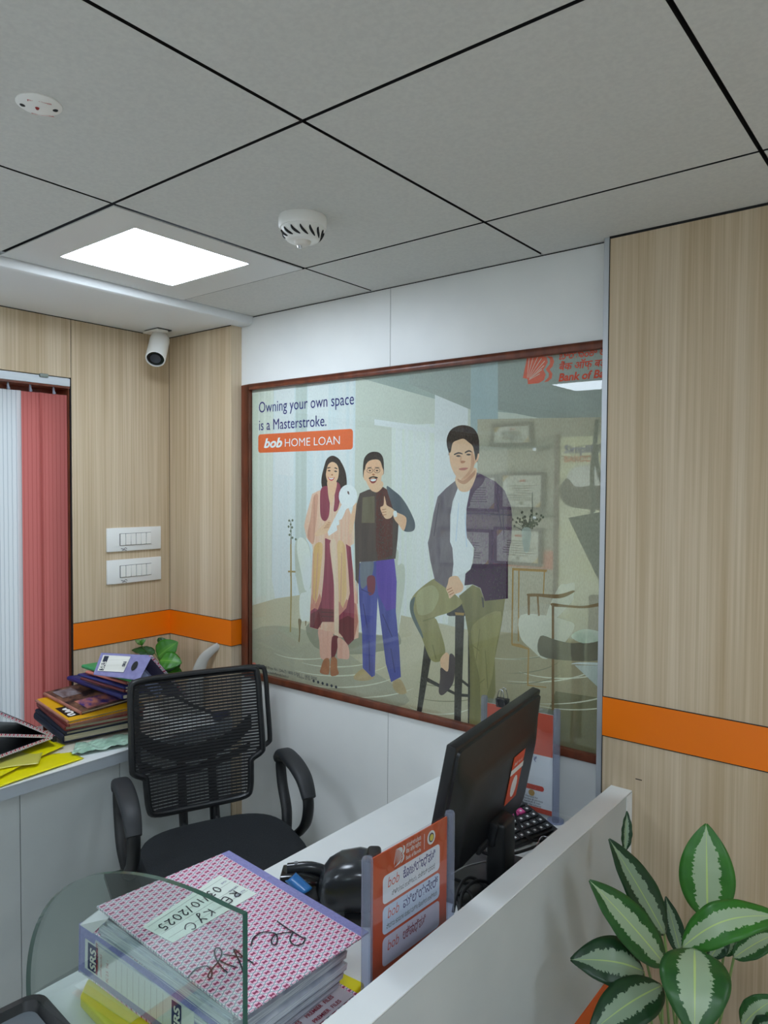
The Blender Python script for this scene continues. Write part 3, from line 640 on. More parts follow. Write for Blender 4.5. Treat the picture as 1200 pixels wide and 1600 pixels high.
# --------------------------------------------------------------- the man on the bar stool
sp = 'seated_man_print'
stool = fm((38, 36, 36), (48, 46, 44), scale=(20, 20, 4)); brs = fm((150, 116, 56),)
for q in ([(284, 408), (400, 366), (402, 446), (300, 446), (284, 440)], [(332, 440), (384, 440), (364, 1046), (326, 1046)], [(160, 580), (196, 680), (142, 990), (114, 986)], [(405, 455), (425, 500), (440, 1075), (404, 1055)], [(176, 796), (330, 878), (330, 894), (170, 818)], [(372, 806), (416, 840), (416, 858), (370, 822)], [(366, 886), (416, 890), (416, 906), (364, 904)]):
    P(sp, stool, z4, q, False)
P(sp, brs, z4, [(330, 424), (384, 428), (380, 442), (334, 440)], False)
kh = fm((122, 114, 70), (138, 130, 84), scale=(28, 28, 4)); khd = fm((104, 98, 58), (118, 110, 68), scale=(28, 28, 4)); khl = fm((142, 136, 96), (152, 146, 106), scale=(28, 28, 4))
P(sp, khd, z4, [(352, 332), (430, 268), (472, 288), (500, 358), (616, 346), (596, 490), (556, 690), (562, 880), (520, 1000), (472, 1075), (410, 1080), (416, 880), (414, 700), (408, 560), (384, 420)], False)
P(sp, kh, z4, [(430, 500), (590, 420), (560, 640), (540, 800), (480, 960), (470, 800), (440, 660)])
P(sp, kh, z4, [(215, 232), (120, 300), (76, 366), (84, 450), (138, 560), (190, 690), (246, 702), (276, 640), (232, 480), (218, 452), (300, 424), (372, 372), (340, 330), (250, 250)])
P(sp, khl, z4, [(118, 312), (200, 270), (240, 330), (200, 420), (130, 440), (112, 390)])
P(sp, fm((78, 88, 84),), z4, [(84, 352), (104, 340), (96, 420), (140, 530), (150, 570), (136, 556), (84, 450), (74, 380)])
P(sp, skin, z4, [(248, 690), (284, 652), (306, 700), (302, 770), (256, 745)])
P(sp, fm((62, 52, 58), (70, 60, 64), scale=(20, 20, 20)), z4, [(250, 738), (290, 760), (300, 664), (328, 676), (330, 740), (322, 820), (290, 870), (256, 896), (238, 874), (246, 800)])
tee = fm((206, 216, 228), (216, 224, 234), scale=(30, 30, 5)); jk = fm((92, 82, 88), (104, 94, 100), scale=(60, 60, 20)); jkd = fm((46, 16, 46), (54, 22, 52), scale=(30, 30, 6), see=.08); jkr = fm((88, 66, 86), (98, 76, 96), scale=(60, 60, 20), see=.34)
P(sp, tee, zz_, [z3(340, 852), z3(380, 868), z3(416, 850), z3(420, 960), z3(425, 1100), z4(436, 100), z4(420, 180), z4(330, 225), z4(300, 100), z3(310, 1000)], False)
P(sp, jk, zz_, [z3(342, 796), z3(345, 850), z3(318, 920), z3(304, 1000), z3(302, 1150), z4(316, 60), z4(322, 150), z4(312, 240), z4(286, 292), z4(216, 242), z4(190, 130), z4(176, 30), z3(186, 1120), z3(208, 990), z3(232, 895), z3(280, 846)], False)
P(sp, jkr, zz_, [z3(452, 756), z3(480, 768), z3(560, 808), z3(612, 858), z3(648, 946), z3(656, 1010), z3(650, 1150), z4(640, 60), z4(630, 160), z4(430, 160), z4(440, 60), z3(400, 1130), z3(392, 1080), z3(396, 960), z3(416, 856)], False)
P(sp, jkd, z4, [(430, 148), (520, 150), (632, 148), (632, 346), (500, 360), (476, 286), (430, 266), (384, 272), (390, 205), (418, 180)], False)
P(sp, fm((70, 44, 68),), z3, [(418, 856), (440, 800), (472, 766), (500, 790), (480, 830), (440, 870), (404, 960), (396, 960)])
P(sp, skin, z3, [(336, 780), (440, 730), (452, 770), (420, 850), (385, 868), (350, 852)])
P(sp, fm((176, 126, 96),), z3, [(345, 792), (380, 802), (430, 758), (445, 745), (440, 775), (390, 822), (352, 812)])
P(sp, hair, z3, [(284, 600), (286, 555), (312, 510), (370, 488), (432, 504), (464, 556), (468, 640), (456, 700), (440, 640), (400, 580), (320, 590), (296, 660), (294, 640)])
P(sp, skin, z3, [(298, 600), (330, 572), (380, 566), (424, 576), (436, 620), (442, 655), (466, 650), (462, 685), (442, 712), (425, 756), (382, 800), (346, 790), (314, 738), (300, 680)])
P(sp, hair, z3, [(296, 640), (300, 590), (322, 552), (370, 530), (428, 545), (456, 590), (462, 640), (448, 690), (440, 640), (430, 606), (408, 586), (380, 566), (346, 574), (318, 590), (306, 640)])
P(sp, hair, z3, [(326, 652), (350, 642), (372, 648), (372, 654), (350, 650), (328, 658)]); P(sp, hair, z3, [(388, 640), (410, 630), (428, 640), (428, 646), (410, 639), (389, 648)])
ey = fm((52, 36, 30),)
P(sp, ey, z3, [(336, 664), (350, 658), (364, 665), (350, 669)]); P(sp, ey, z3, [(394, 656), (408, 650), (422, 656), (408, 661)])
P(sp, skd, z3, [(362, 694), (372, 690), (390, 694), (380, 704), (366, 704)]); P(sp, fm((166, 96, 84),), z3, [(352, 736), (378, 730), (406, 732), (386, 744), (362, 744)])
P(sp, fm((178, 128, 98),), z3, [(362, 665), (367, 662), (365, 690), (360, 694)], False)
P(sp, fm((184, 134, 104), (196, 148, 116), scale=(14, 14, 14)), z3, [(424, 640), (442, 690), (428, 752), (384, 798), (366, 796), (398, 764), (420, 720)])
P(sp, skin, z4, [(300, 226), (342, 218), (362, 244), (378, 276), (368, 306), (330, 322), (300, 346), (292, 320), (280, 294), (290, 260)])
for k in range(3): P(sp, skd, z4, [(284+k*7, 296+k*14), (312+k*6, 282+k*14), (314+k*6, 286+k*14), (285+k*7, 301+k*14)], False)
P(sp, fm((70, 66, 56),), z4, [(480, 335), (494, 345), (496, 395), (488, 398)], False)
for q in ([(470, 520), (475, 518), (452, 700), (447, 702)], [(500, 640), (505, 640), (520, 860), (514, 862)], [(420, 600), (470, 640), (468, 645), (420, 607)], [(150, 470), (215, 450), (216, 455), (150, 478)], [(200, 610), (206, 608), (226, 690), (220, 694)], [(420, 860), (500, 800), (501, 806), (420, 870)]): P(sp, khd, z4, q, False)
for q in ([(236, 930), (242, 930), (214, 1120), (208, 1118)], [(560, 880), (566, 880), (600, 1080), (594, 1082)], [(600, 960), (606, 958), (612, 1140), (606, 1142)]): P(sp, fm((72, 62, 72),), z3, q, False)
for q in ([(350, 930), (354, 930), (338, 1150), (332, 1150)], [(385, 990), (390, 990), (400, 1180), (394, 1180)]): P(sp, fm((184, 194, 208),), z3, q, False)
FIGM = fm((44, 46, 104),)
for q in ([(800, 400), (806, 398), (834, 560), (828, 562)], [(930, 470), (936, 468), (1000, 620), (994, 624)], [(840, 650), (846, 650), (850, 850), (843, 850)], [(985, 700), (992, 698), (1020, 860), (1012, 862)], [(790, 300), (860, 330), (858, 336), (790, 308)]): P('man_print', FIGM, z2, q, False)
# --------------------------------------------------------------- orange tab under the headline, brand mark
op = 'headline_tab'
org = fm((226, 92, 48), see=.12)
q = pp(zz_, [(403, 678), (551, 671), (552, 704), (404, 706)]); xa, xb, za, zb = (q[0].x+q[3].x)/2, (q[1].x+q[2].x)/2, (q[2].y+q[3].y)/2, (q[0].y+q[1].y)/2
PRT.append((op, org, [V(((xa+xb)/2+x, (za+zb)/2+z)) for x, z in rrect(xb-xa, zb-za, .012)]))
lp = 'emblem_print'; lo_ = fm((222, 88, 66), see=.15)
emb = lambda x, y: z3(x, y)
P(lp, lo_, emb, [(742, 94), (800, 94), (850, 100), (858, 130), (842, 160), (832, 172), (846, 200), (836, 232), (806, 250), (745, 256), (742, 226), (716, 220)], False)
P('emblem_wing_print', lo_, emb, [(852, 96), (884, 100), (894, 126), (884, 156), (868, 172), (884, 196), (880, 222), (858, 240), (836, 244), (862, 216), (864, 194), (846, 172), (870, 140), (870, 112)], False)
rayc = fm((222, 200, 188), see=.2)
for ex, ey_ in ((752, 104), (775, 100), (800, 102), (822, 108), (840, 124), (836, 150), (824, 172), (812, 196)):
    dx, dy = ex-735, ey_-245; L = math.hypot(dx, dy); nx, ny = -dy/L*1.6, dx/L*1.6
    P(lp, rayc, emb, [(738+dx*.15-nx*.4, 240+dy*.15-ny*.4), (ex-nx, ey_-ny), (ex+nx, ey_+ny), (738+dx*.15+nx*.4, 240+dy*.15+ny*.4)], False)
P('phone_icon_print', fm((222, 110, 96),), zz_, [(392+3.5*math.cos(a*.7)+4.5, 1038+3.5*math.sin(a*.7)+.5) for a in range(9)], False)

poster = thing('window_poster', 'large window film printed with a couple holding a key and a man on a stool', 'poster', (-1.2, YB+.011, WZ0))
vs, fs, owner = [], [], []
for part, m, pts in PRT:
    if sum(pts[i-1].x*pts[i].y-pts[i].x*pts[i-1].y for i in range(len(pts))) < 0: pts = pts[::-1]
    s = len(vs); vs += pts; fs.append(list(range(s, s+len(pts))))
ov, oe, of, _1, _2, oface = geometry.delaunay_2d_cdt(vs, [], fs, 1, 1e-5)
parts = {}
for f, src in zip(of, oface):
    if not src: continue
    k = max(src); part, m, _ = PRT[k]
    c = sum((ov[i].x for i in f))/len(f), sum((ov[i].y for i in f))/len(f)
    if not (GX0 < c[0] < WX1 and GZ0 < c[1] < GZ1): continue
    parts.setdefault(part, []).append((f, m))
for part, lst in parts.items():
    mats = []; idx = {}; used = {}; vl = []; fl_ = []; mi = []
    for f, m in lst:
        if m.name not in idx: idx[m.name] = len(mats); mats.append(m)
        ff = []
        for i in f:
            if i not in used: used[i] = len(vl); vl.append((ov[i].x, YPO, min(max(ov[i].y, GZ0), GZ1)))
            ff.append(used[i])
        fl_.append(ff); mi.append(idx[m.name])
    me = bpy.data.meshes.new(part); me.from_pydata(vl, [], fl_)
    for m in mats: me.materials.append(m)
    me.polygons.foreach_set('material_index', mi); me.update()
    o = bpy.data.objects.new(part, me); COL.objects.link(o); adopt(o, poster)
lb = {'woman_print': 'printed woman in pink and maroon dress holding a large white key', 'man_print': 'printed man in dark shirt and blue jeans with thumb up', 'seated_man_print': 'printed man in plum jacket and khaki trousers on a bar stool', 'headline_tab': 'orange tab under the headline', 'emblem_print': 'orange sunray emblem'}
for o in list(poster.children):
    if o.name in lb: o['label'] = lb[o.name]
YT = YPO-.001
navy = film('film_navy', (34, 32, 96), see=.08); wht = film('film_white', (248, 246, 240), see=.05); red = film('film_red', (214, 74, 52), see=.15)
def ptext(body, x, y, hpx, m, wpx=None, **k):
    o = onY(x, y, YT); top = onY(x, y-hpx, YT); size = (top.z-o.z)/.70
    t = text(body, o, X3, Z3u, size, m, poster, lift=0, **k)
    if wpx:
        xs_ = [v.co.x for v in t.data.vertices]; want = onY(x+wpx[0], y+wpx[1], YT).x-o.x; sc = want/(max(xs_)-o.x)
        for v in t.data.vertices: v.co.x = o.x+(v.co.x-o.x)*sc
    return t
ptext('Owning your own space', 404, 645, 17, navy, (149, -14))
ptext('is a Masterstroke.', 404, 672.5, 16.5, navy, (106, -4))
ptext('bob', 412, 699.5, 14, wht, (29, 0), shear=.28, bold=.035)
ptext('HOME LOAN', 444, 698, 12.5, wht, (87, -3.5), bold=-.006)
ptext('ಬ್ಯಾಂಕ್ ಆಫ್ ಬಡೋದಾ', 873, 562, 10, red, None, bold=.02, shear=.15)
ptext('बैंक ऑफ़ बड़ौदा', 873, 579, 11, red, None, bold=.02, shear=.15)
ptext('Bank of Baroda', 872, 596, 12, red, None, bold=.03, shear=.2)
dk = film('film_dark', (58, 58, 66), see=.1)
ptext('Call Toll Free No. (24x7) 1800 5700  |  1800 5000', 403, 1041.5, 4.5, dk, (92, 15))
ptext('www.bankofbaroda.bank.in', 413, 1050.5, 4.0, dk, (38, 6)); ptext('Follow us on', 464, 1058.5, 3.6, dk, (21, 3))
mb = MB()
for k in range(6):
    c = onY(490+k*7, 1064+k*1.9, YT); mb.prism([c+V((.0055*math.cos(a*.785), 0, .0055*math.sin(a*.785))) for a in range(8)], (0, .0004, 0))
mb.build('contact_icons', dk, poster)
# ================================================================== things on the ceiling and the left wall
c = onZ(473, 340, ZC)
t = thing('smoke_detector', 'round white smoke detector with dark slots on the ceiling tile', 'smoke detector', (c.x, c.y, ZC))
MB().lathe([(.0, 0), (.056, 0), (.057, -.004), (.057, -.022), (.054, -.026), (0, -.026)], c, seg=40).build('base', M['plast_white'], t, smooth=True)
MB().lathe([(0, -.026), (.051, -.026), (.050, -.032), (.040, -.052), (.034, -.056), (.0, -.056)], c, seg=40).build('dome', M['plast_white'], t, smooth=True)
mb = MB()
for k in range(14):
    a0 = 2*math.pi*k/14
    pth = []
    for i in range(6):
        s = i/5; a = a0+.42*s*s; r = .0505-.0105*s+.0004; z = -.0325-.018*s
        pth.append(c+V((r*math.cos(a), r*math.sin(a), z)))
    mb.tube(pth, [.0012, .0026, .0032, .0034, .003, .0014], 6)
mb.build('vent_slots', M['black_matte'], t, smooth=True)
MB().lathe([(0, -.056), (.020, -.056), (.018, -.062), (.012, -.066), (0, -.067)], c, seg=24).build('cap', M['plast_warm'], t, smooth=True)
MB().lathe([(0, -.066), (.006, -.067), (.005, -.072), (0, -.073)], c+V((-.004, -.006, 0)), seg=12).build('sensor', M['metal'], t, smooth=True)
c = onZ(61, 162, ZC)
t = thing('fire_indicator', 'small round white fire alarm indicator with red print and two screws on the ceiling', 'fire alarm indicator', (c.x, c.y, ZC))
MB().lathe([(0, 0), (.036, 0), (.036, -.002), (.030, -.006), (.012, -.009), (0, -.0095)], c, seg=36).build('plate', M['plast_white'], t, smooth=True)
d1 = (onZ(94, 168, ZC)-onZ(28, 157, ZC)).normalized()
for s in (-1, 1):
    MB().lathe([(0, -.004), (.005, -.0062), (.004, -.0075), (0, -.008)], c+d1*s*.0245, seg=12).build('screw', M['black_matte'], t, smooth=True)
MB().lathe([(0, -.008), (.0035, -.0092), (.002, -.012), (0, -.0125)], c+V((.002, -.004, 0)), seg=12).build('led', mat('red_led', (150, 30, 30), .3), t, smooth=True)
up = V((-d1.y, d1.x, 0)); up = up if (onZ(60, 147, ZC)-c).dot(up) > 0 else -up
red_print = mat('red_print', (190, 60, 60), .6)
text('Fire Alarm', c+d1*-.016+up*.018+V((0, 0, -.0072)), d1, up, .0085, red_print, t, bold=.02, lift=0)
text('INDICATOR', c+d1*-.014+up*-.026+V((0, 0, -.0068)), d1, up, .0065, red_print, t, bold=.02, lift=0)
# bullet camera hanging from the soffit
b = onZ(247, 516, ZS)
t = thing('security_camera', 'small white bullet security camera hanging from the soffit in the corner', 'security camera', (b.x, b.y, ZS))
MB().box((b.x-.045, b.y-.03, ZS-.004), (b.x+.045, b.y+.03, ZS)).build('mounting_plate', mat('dark_plate', (70, 70, 70), .5), t)
MB().slab((b.x-.05, b.y-.035, ZS-.012), (.095, 0, .0), (0, .05, 0), (0, 0, .008)).build('bracket', M['plast_warm'], t, bevel=.002)
MB().tube([b+V((.002, -.006, -.01)), b+V((.002, -.008, -.045)), b+V((.004, -.012, -.062))], [.016, .013, .017], 14).build('arm', M['plast_white'], t, smooth=True)
body0 = onD(250, 530, 2.845); body1 = onD(243, 560, 2.755); ax = (body1-body0).normalized()
L = (body1-body0).length
MB().lathe([(0, -.01), (.030, -.008), (.036, 0), (.0375, .012), (.0375, L-.004), (.036, L+.004), (.0325, L+.006), (.0325, L-.004), (0, L-.004)], body0, ax, 32).build('housing', M['plast_white'], t, smooth=True)
MB().lathe([(0, L-.004), (.0322, L-.004), (.0322, L-.001), (0, L-.001)], body0, ax, 28).build('lens_face', M['black_gloss'], t, smooth=True)
MB().lathe([(.0, L-.001), (.019, L-.001), (.020, L+.003), (.016, L+.003), (.012, L+.001), (0, L+.001)], body0, ax, 24).build('lens_ring', mat('dark_ring', (52, 56, 64), .25), t, smooth=True)
# two switch plates
sw = mat('switch_white', (238, 239, 236), .35); shadow_gap = mat('switch_gap', (90, 90, 90), .7)
for k, (z0, z1, lb_) in enumerate([(1.349, 1.440, 'upper white switch plate on the beige left wall'), (1.224, 1.317, 'lower white switch plate on the beige left wall')]):
    t = thing('switch_plate', lb_, 'switch plate', (XL, 1.623, z0), group='switch plates on the left wall')
    MB().box((XL, 1.504, z0), (XL+.009, 1.742, z1)).build('plate', sw, t, bevel=.002)
    ya, yb, za, zb = 1.558, 1.694, (z0+z1)/2-.022, (z0+z1)/2+.022
    MB().box((XL+.009, ya-.0015, za-.0015), (XL+.0096, yb+.0015, zb+.0015)).build('recess', shadow_gap, t)
    n = 6; wv = (yb-ya)/n
    for i in range(n):
        MB().slab((XL+.0096, ya+i*wv+.001, za), (.004, 0, 0), (0, wv-.002, 0), (.0015 if i % 2 else 0, 0, zb-za)).build('switch', M['plast_white'], t, bevel=.0008, seg=1)
    mb = MB()
    for q in (((0, 0), (.012, -.004), (.02, .002), (.026, -.003)), ((.004, -.008), (.016, -.006), (.024, -.009))):
        ribbon(mb, [V((XL+.0094, ya+.004+y, za-.012+z)) for y, z in q], .0022, (1, 0, 0))
    mb.build('pen_mark', M['ink'], t)
# vertical blind
t = thing('vertical_blind', 'vertical blind with white and coral vanes in the left window', 'window blind', (XL, .6, 1.97))
MB().box((XL-.03, -1.1, 1.962), (XL-.001, WY-.003, 1.991)).build('headrail', mat('headrail', (206, 214, 220), .4), t, bevel=.003)
MB().slab((XL-.004, 1.255, 1.984), (.012, 0, 0), (0, .03, 0), (0, 0, .012)).build('clip', mat('clip_grey', (130, 140, 132), .5), t, bevel=.002)
def vane_mat(name, c, stripe):
    q = NT(name); tc = q.add('ShaderNodeTexCoord'); wv = q.add('ShaderNodeTexWave', wave_type='BANDS', bands_direction='Y'); wv.inputs['Scale'].default_value = 22; wv.inputs['Distortion'].default_value = .6
    rp = q.add('ShaderNodeValToRGB'); e = rp.color_ramp.elements; e[0].position = 0; e[0].color = lin(stripe); e[1].position = .18; e[1].color = lin(c)
    q.link(tc.outputs['Object'], wv.inputs['Vector']); q.link(wv.outputs[0], rp.inputs[0])
    tl = q.add('ShaderNodeBsdfTranslucent'); df = q.add('ShaderNodeBsdfDiffuse'); mx = q.add('ShaderNodeMixShader'); mx.inputs[0].default_value = .35
    q.link(rp.outputs[0], tl.inputs[0]); q.link(rp.outputs[0], df.inputs[0]); q.link(df.outputs[0], mx.inputs[1]); q.link(tl.outputs[0], mx.inputs[2]); q.link(mx.outputs[0], q.out.inputs[0]); return q.m
vw = vane_mat('vane_white', (222, 226, 228), (186, 194, 198)); vr = vane_mat('vane_coral', (204, 118, 112), (188, 100, 96))
edges = [(1.266, 1.366, vr), (1.189, 1.278, vr)] + [(1.189-.078*(k+1)-.0, 1.189-.078*k+.012, vw) for k in range(13)]
for k, (y0, y1, m) in enumerate(edges):
    xx = XL-.022-.003*(k % 2)
    def fn(u, v, y0=y0, y1=y1, xx=xx, k=k): return (xx-.006*math.sin(math.pi*u)-.006*(1-u)*(1 if k else 0), y0+(y1-y0)*u, .735+(1.932-.735)*v)
    o = MB().grid(fn, 8, 2).build('vane', m, t, smooth=True)
    if m is vr: o['label'] = 'coral vane'
    hy = (y0+y1)/2
    MB().tube([(xx+.002, hy, 1.962), (xx+.002, hy, 1.944), (xx-.002, hy+.004, 1.934)], [.003, .004, .006], 8).build('vane_hook', clear('hook_%d' % k, (225, 228, 230), body=.3), t, smooth=True)

# ================================================================== left counter
CX, CZ = -2.163, .724
t = thing('side_counter', 'long white side counter with grey front panels along the left wall', 'counter', (-2.36, .4, 0))
mb = MB(); mb.mi = 0; mb.slab((XL+.002, -1.4, CZ-.002), (CX-XL-.002, 0, 0), (0, 1.788+1.4, 0), (0, 0, .002)); mb.mi = 1
mb.slab((XL+.002, -1.4, CZ-.038), (CX-XL-.003, 0, 0), (0, 1.788+1.4, 0), (0, 0, .036)); mb.build('worktop', [M['white_lam'], M['grey_edge']], t)
ys_ = [-1.4, -.2, .4, .994, 1.32, 1.787]
for a, b in zip(ys_, ys_[1:]):
    MB().box((XL+.01, a+.0012, .02), (CX-.008, b-.0012, CZ-.04)).build('front_panel', M['grey_lam'], t)
MB().box((XL+.02, -1.39, .0), (CX-.014, 1.78, CZ-.041)).build('carcass', M['dark_line'], t)

# ------------------------------------------------------------------ books and files piled on the counter
page_m = noisy('page_edges', (196, 188, 160), (224, 216, 190), (20, 20, 420), .85); page_g = noisy('grey_page_edges', (150, 146, 126), (186, 180, 156), (20, 20, 420), .85)
def book(name, label, cat, N, a, b, th, cover, spine=None, pages=page_m, group='books and files piled on the side counter', board=.003, extra=None):
    """a = along the spine, b = along the open edge; N the near corner at the foot"""
    N, a, b = V(N), V(a), V(b); up = b.cross(a).normalized(); up = up if up.z > 0 else -up
    t = thing(name, label, cat, N, group=group)
    ia, ib = a.normalized(), b.normalized()
    MB().slab(N, a, b, up*board).build('back_cover', cover, t)
    MB().slab(N+ia*.004+ib*.003+up*board, a-ia*.008, b-ib*.008, up*(th-2*board)).build('pages', pages, t)
    MB().slab(N+up*(th-board), a, b, up*board).build('front_cover', cover, t, bevel=.0008, seg=1)
    # rounded spine along a, on the near-left side
    rings = []
    for k in range(2):
        base = N+a*k
        rings.append([base+up*(th/2-th/2*math.cos(math.pi*i/8))-ib*(.006*math.sin(math.pi*i/8)) for i in range(9)])
    MB().loft(rings, cap=True).build('spine', spine or cover, t, smooth=True)
    return t, up
N0 = onZ(100, 1161, .738); L0 = onZ(53, 1122, .785); R0 = onZ(203, 1139, .742)
A = (L0-N0); A = A.normalized()*.19; B = (R0-N0).normalized()*.26
navy_c = mat('navy_cloth', (26, 32, 56), .6); navy2 = mat('navy_cloth_worn', (34, 40, 60), .6); maroon = noisy('maroon_cloth', (122, 48, 48), (142, 62, 58), (60, 60, 60), .6)
yel = mat('yellow_cover', (226, 168, 20), .45); pinkish = noisy('dusty_pink_cover', (158, 100, 84), (186, 124, 104), (30, 30, 30), .6)
mag = noisy('magazine_cover', (42, 32, 34), (150, 108, 84), (26, 26, 26), .4, 4, lo=.40, hi=.72)
z = V((0, 0, 1)); n1 = A.cross(B).normalized(); n1 = n1 if n1.z > 0 else -n1
off = V((0, 0, 0)); h = 0
for k, (nm, lb_, ct, th, cv, sp_, pg, sh) in enumerate([
        ('ledger', 'thick navy bound ledger with cream pages, bottom of the pile on the side counter', 'book', .028, navy_c, navy_c, page_m, (0, 0)),
        ('ledger', 'thinner navy bound ledger, second from the bottom of the pile on the side counter', 'book', .015, navy2, navy_c, page_g, (.004, .006)),
        ('ledger', 'maroon bound book above the navy ledgers on the side counter', 'book', .017, maroon, maroon, page_g, (.0, .004)),
        ('notebook', 'brick red notebook with yellow edge under the yellow cover book', 'book', .010, pinkish, maroon, page_g, (.008, .012)),
        ('book', 'yellow covered book with a black label on the pile', 'book', .011, yel, pinkish, page_g, (.006, .010)),
        ('magazine', 'worn dark magazine with pink spine lying on the yellow book', 'magazine', .013, mag, pinkish, page_m, (-.016, .062))]):
    ia, ib = A.normalized(), B.normalized(); rot = Matrix.Rotation([0, .02, -.03, .05, .06, .16][k], 3, n1)
    NN = N0 + n1*h + ia*sh[0]*-1 + ib*sh[1]
    t, up = book(nm, lb_, ct, NN, rot@A, rot@B, th, cv, sp_, pg); h += th+.0006
    if k == 4:
        a_, b_ = (rot@A), (rot@B); o = NN+up*(th+.0006)
        mb = MB(); mb.slab(o+a_*.12+b_*.04, a_*.4, b_*.16, up*.0006); mb.build('cover_label', mat('label_black', (22, 18, 18), .5), t)
        mb = MB()
        ctr = o+a_*.3+b_*.12+up*.0008
        ribbon(mb, cat_rom([ctr+a_*x+b_*y for x, y in ((-.12, .03), (-.14, -.03), (-.08, -.04), (-.06, .02), (.0, .03), (.02, -.03), (.06, .03), (.12, -.02), (.14, .03))], 4, False), .008, up)
        mb.build('cover_emblem', M['plast_white'], t)
    if k == 5:
        a_, b_ = (rot@A), (rot@B); o = NN+up*(th+.0006)
        MB().slab(o+a_*.05+b_*.1, a_*.35, b_*.5, up*.0004).build('cover_picture', noisy('cover_blue', (60, 50, 120), (190, 120, 100), (40, 40, 40), .4), t)
        MB().slab(o+a_*.62+b_*.06, a_*.3, b_*.25, up*.0004).build('cover_panel', noisy('cover_pale', (150, 146, 150), (90, 70, 70), (30, 30, 30), .4), t)
top = N0+n1*h
# folders lying askew on the pile: a long spine edge each
def folder(p0, z0, p1, z1, back, th, m, label, name='folder'):
    a = onZ(*p0, z0); b = onZ(*p1, z1); d = (a-b); bk = V(back)
    if a.x < XL+.02: a = b + d*((XL+.02-b.x)/d.x); d = a-b
    up = d.cross(bk).normalized(); up = up if up.z > 0 else -up
    t = thing(name, label, 'folder', b, group='folders askew on top of the book pile')
    MB().slab(b, d, bk, up*.0025).build('back_cover', m, t); MB().slab(b+up*(th-.0025), d, bk, up*.0025).build('front_cover', m, t, bevel=.001, seg=1)
    MB().slab(b+up*.0026+bk.normalized()*.004, d, bk*.96, up*(th-.0052)).build('papers', page_m, t)
    MB().loft([[b+d*k+up*(th/2-th/2*math.cos(math.pi*i/8))-bk.normalized()*(.006*math.sin(math.pi*i/8)) for i in range(9)] for k in (0, 1)]).build('spine', m, t, smooth=True)
    return t
blue_f = mat('blue_file', (42, 46, 112), .4); mar_f = mat('maroon_file', (112, 52, 58), .5); pnk_f = mat('pink_file', (206, 120, 106), .5); grn_f = mat('green_file', (62, 150, 92), .45)
folder((85, 1055), .900, (192, 1093), .870, (.04, .15, .0), .016, blue_f, 'long blue file, lowest of the folders on the book pile, sticking out to the left')
folder((128, 1062), .920, (196, 1082), .892, (.04, .15, .004), .010, mar_f, 'maroon file between the two blue files')
folder((124, 1056), .932, (196, 1077), .904, (.04, .15, .004), .009, blue_f, 'short blue file above the maroon one')
folder((136, 1052), .944, (198, 1070), .916, (.04, .15, .004), .010, pnk_f, 'pink file under the green one')
folder((130, 1044), .958, (208, 1067), .929, (.03, .12, .004), .014, grn_f, 'green file under the lilac box file')
# lilac box file on top: spine faces the viewer
lil = noisy('lilac_file', (130, 126, 176), (146, 142, 190), (60, 60, 60), .45)
pa, pb, pc_, pd = onZ(146, 1053, .974), onZ(218, 1062, .952), None, None
dX = (pb-pa); upv = V((-.03, -.03, 1)).normalized(); tl = pa+upv*.0; 
sp0 = onX(158, 1020, pa.x+.0); 
a0 = pa; a1 = pb; a2 = onD(238, 1024, (pb-CAM).dot(F_)+.03); a3 = onD(158, 1020, (pa-CAM).dot(F_)+.03)
nrm = (a1-a0).cross(a3-a0).normalized(); nrm = nrm if nrm.dot(CAM-a0) > 0 else -nrm
t = thing('box_file', 'lilac box file with white label and finger hole, on top of the folder pile', 'box file', a0)
mb = MB(); mb.prism([a0, a1, a2, a3], -nrm*.004); mb.build('spine', lil, t)
hz = V((-nrm.x, -nrm.y, 0)).normalized(); back = hz*.21 + V((.08, .0, -.028))
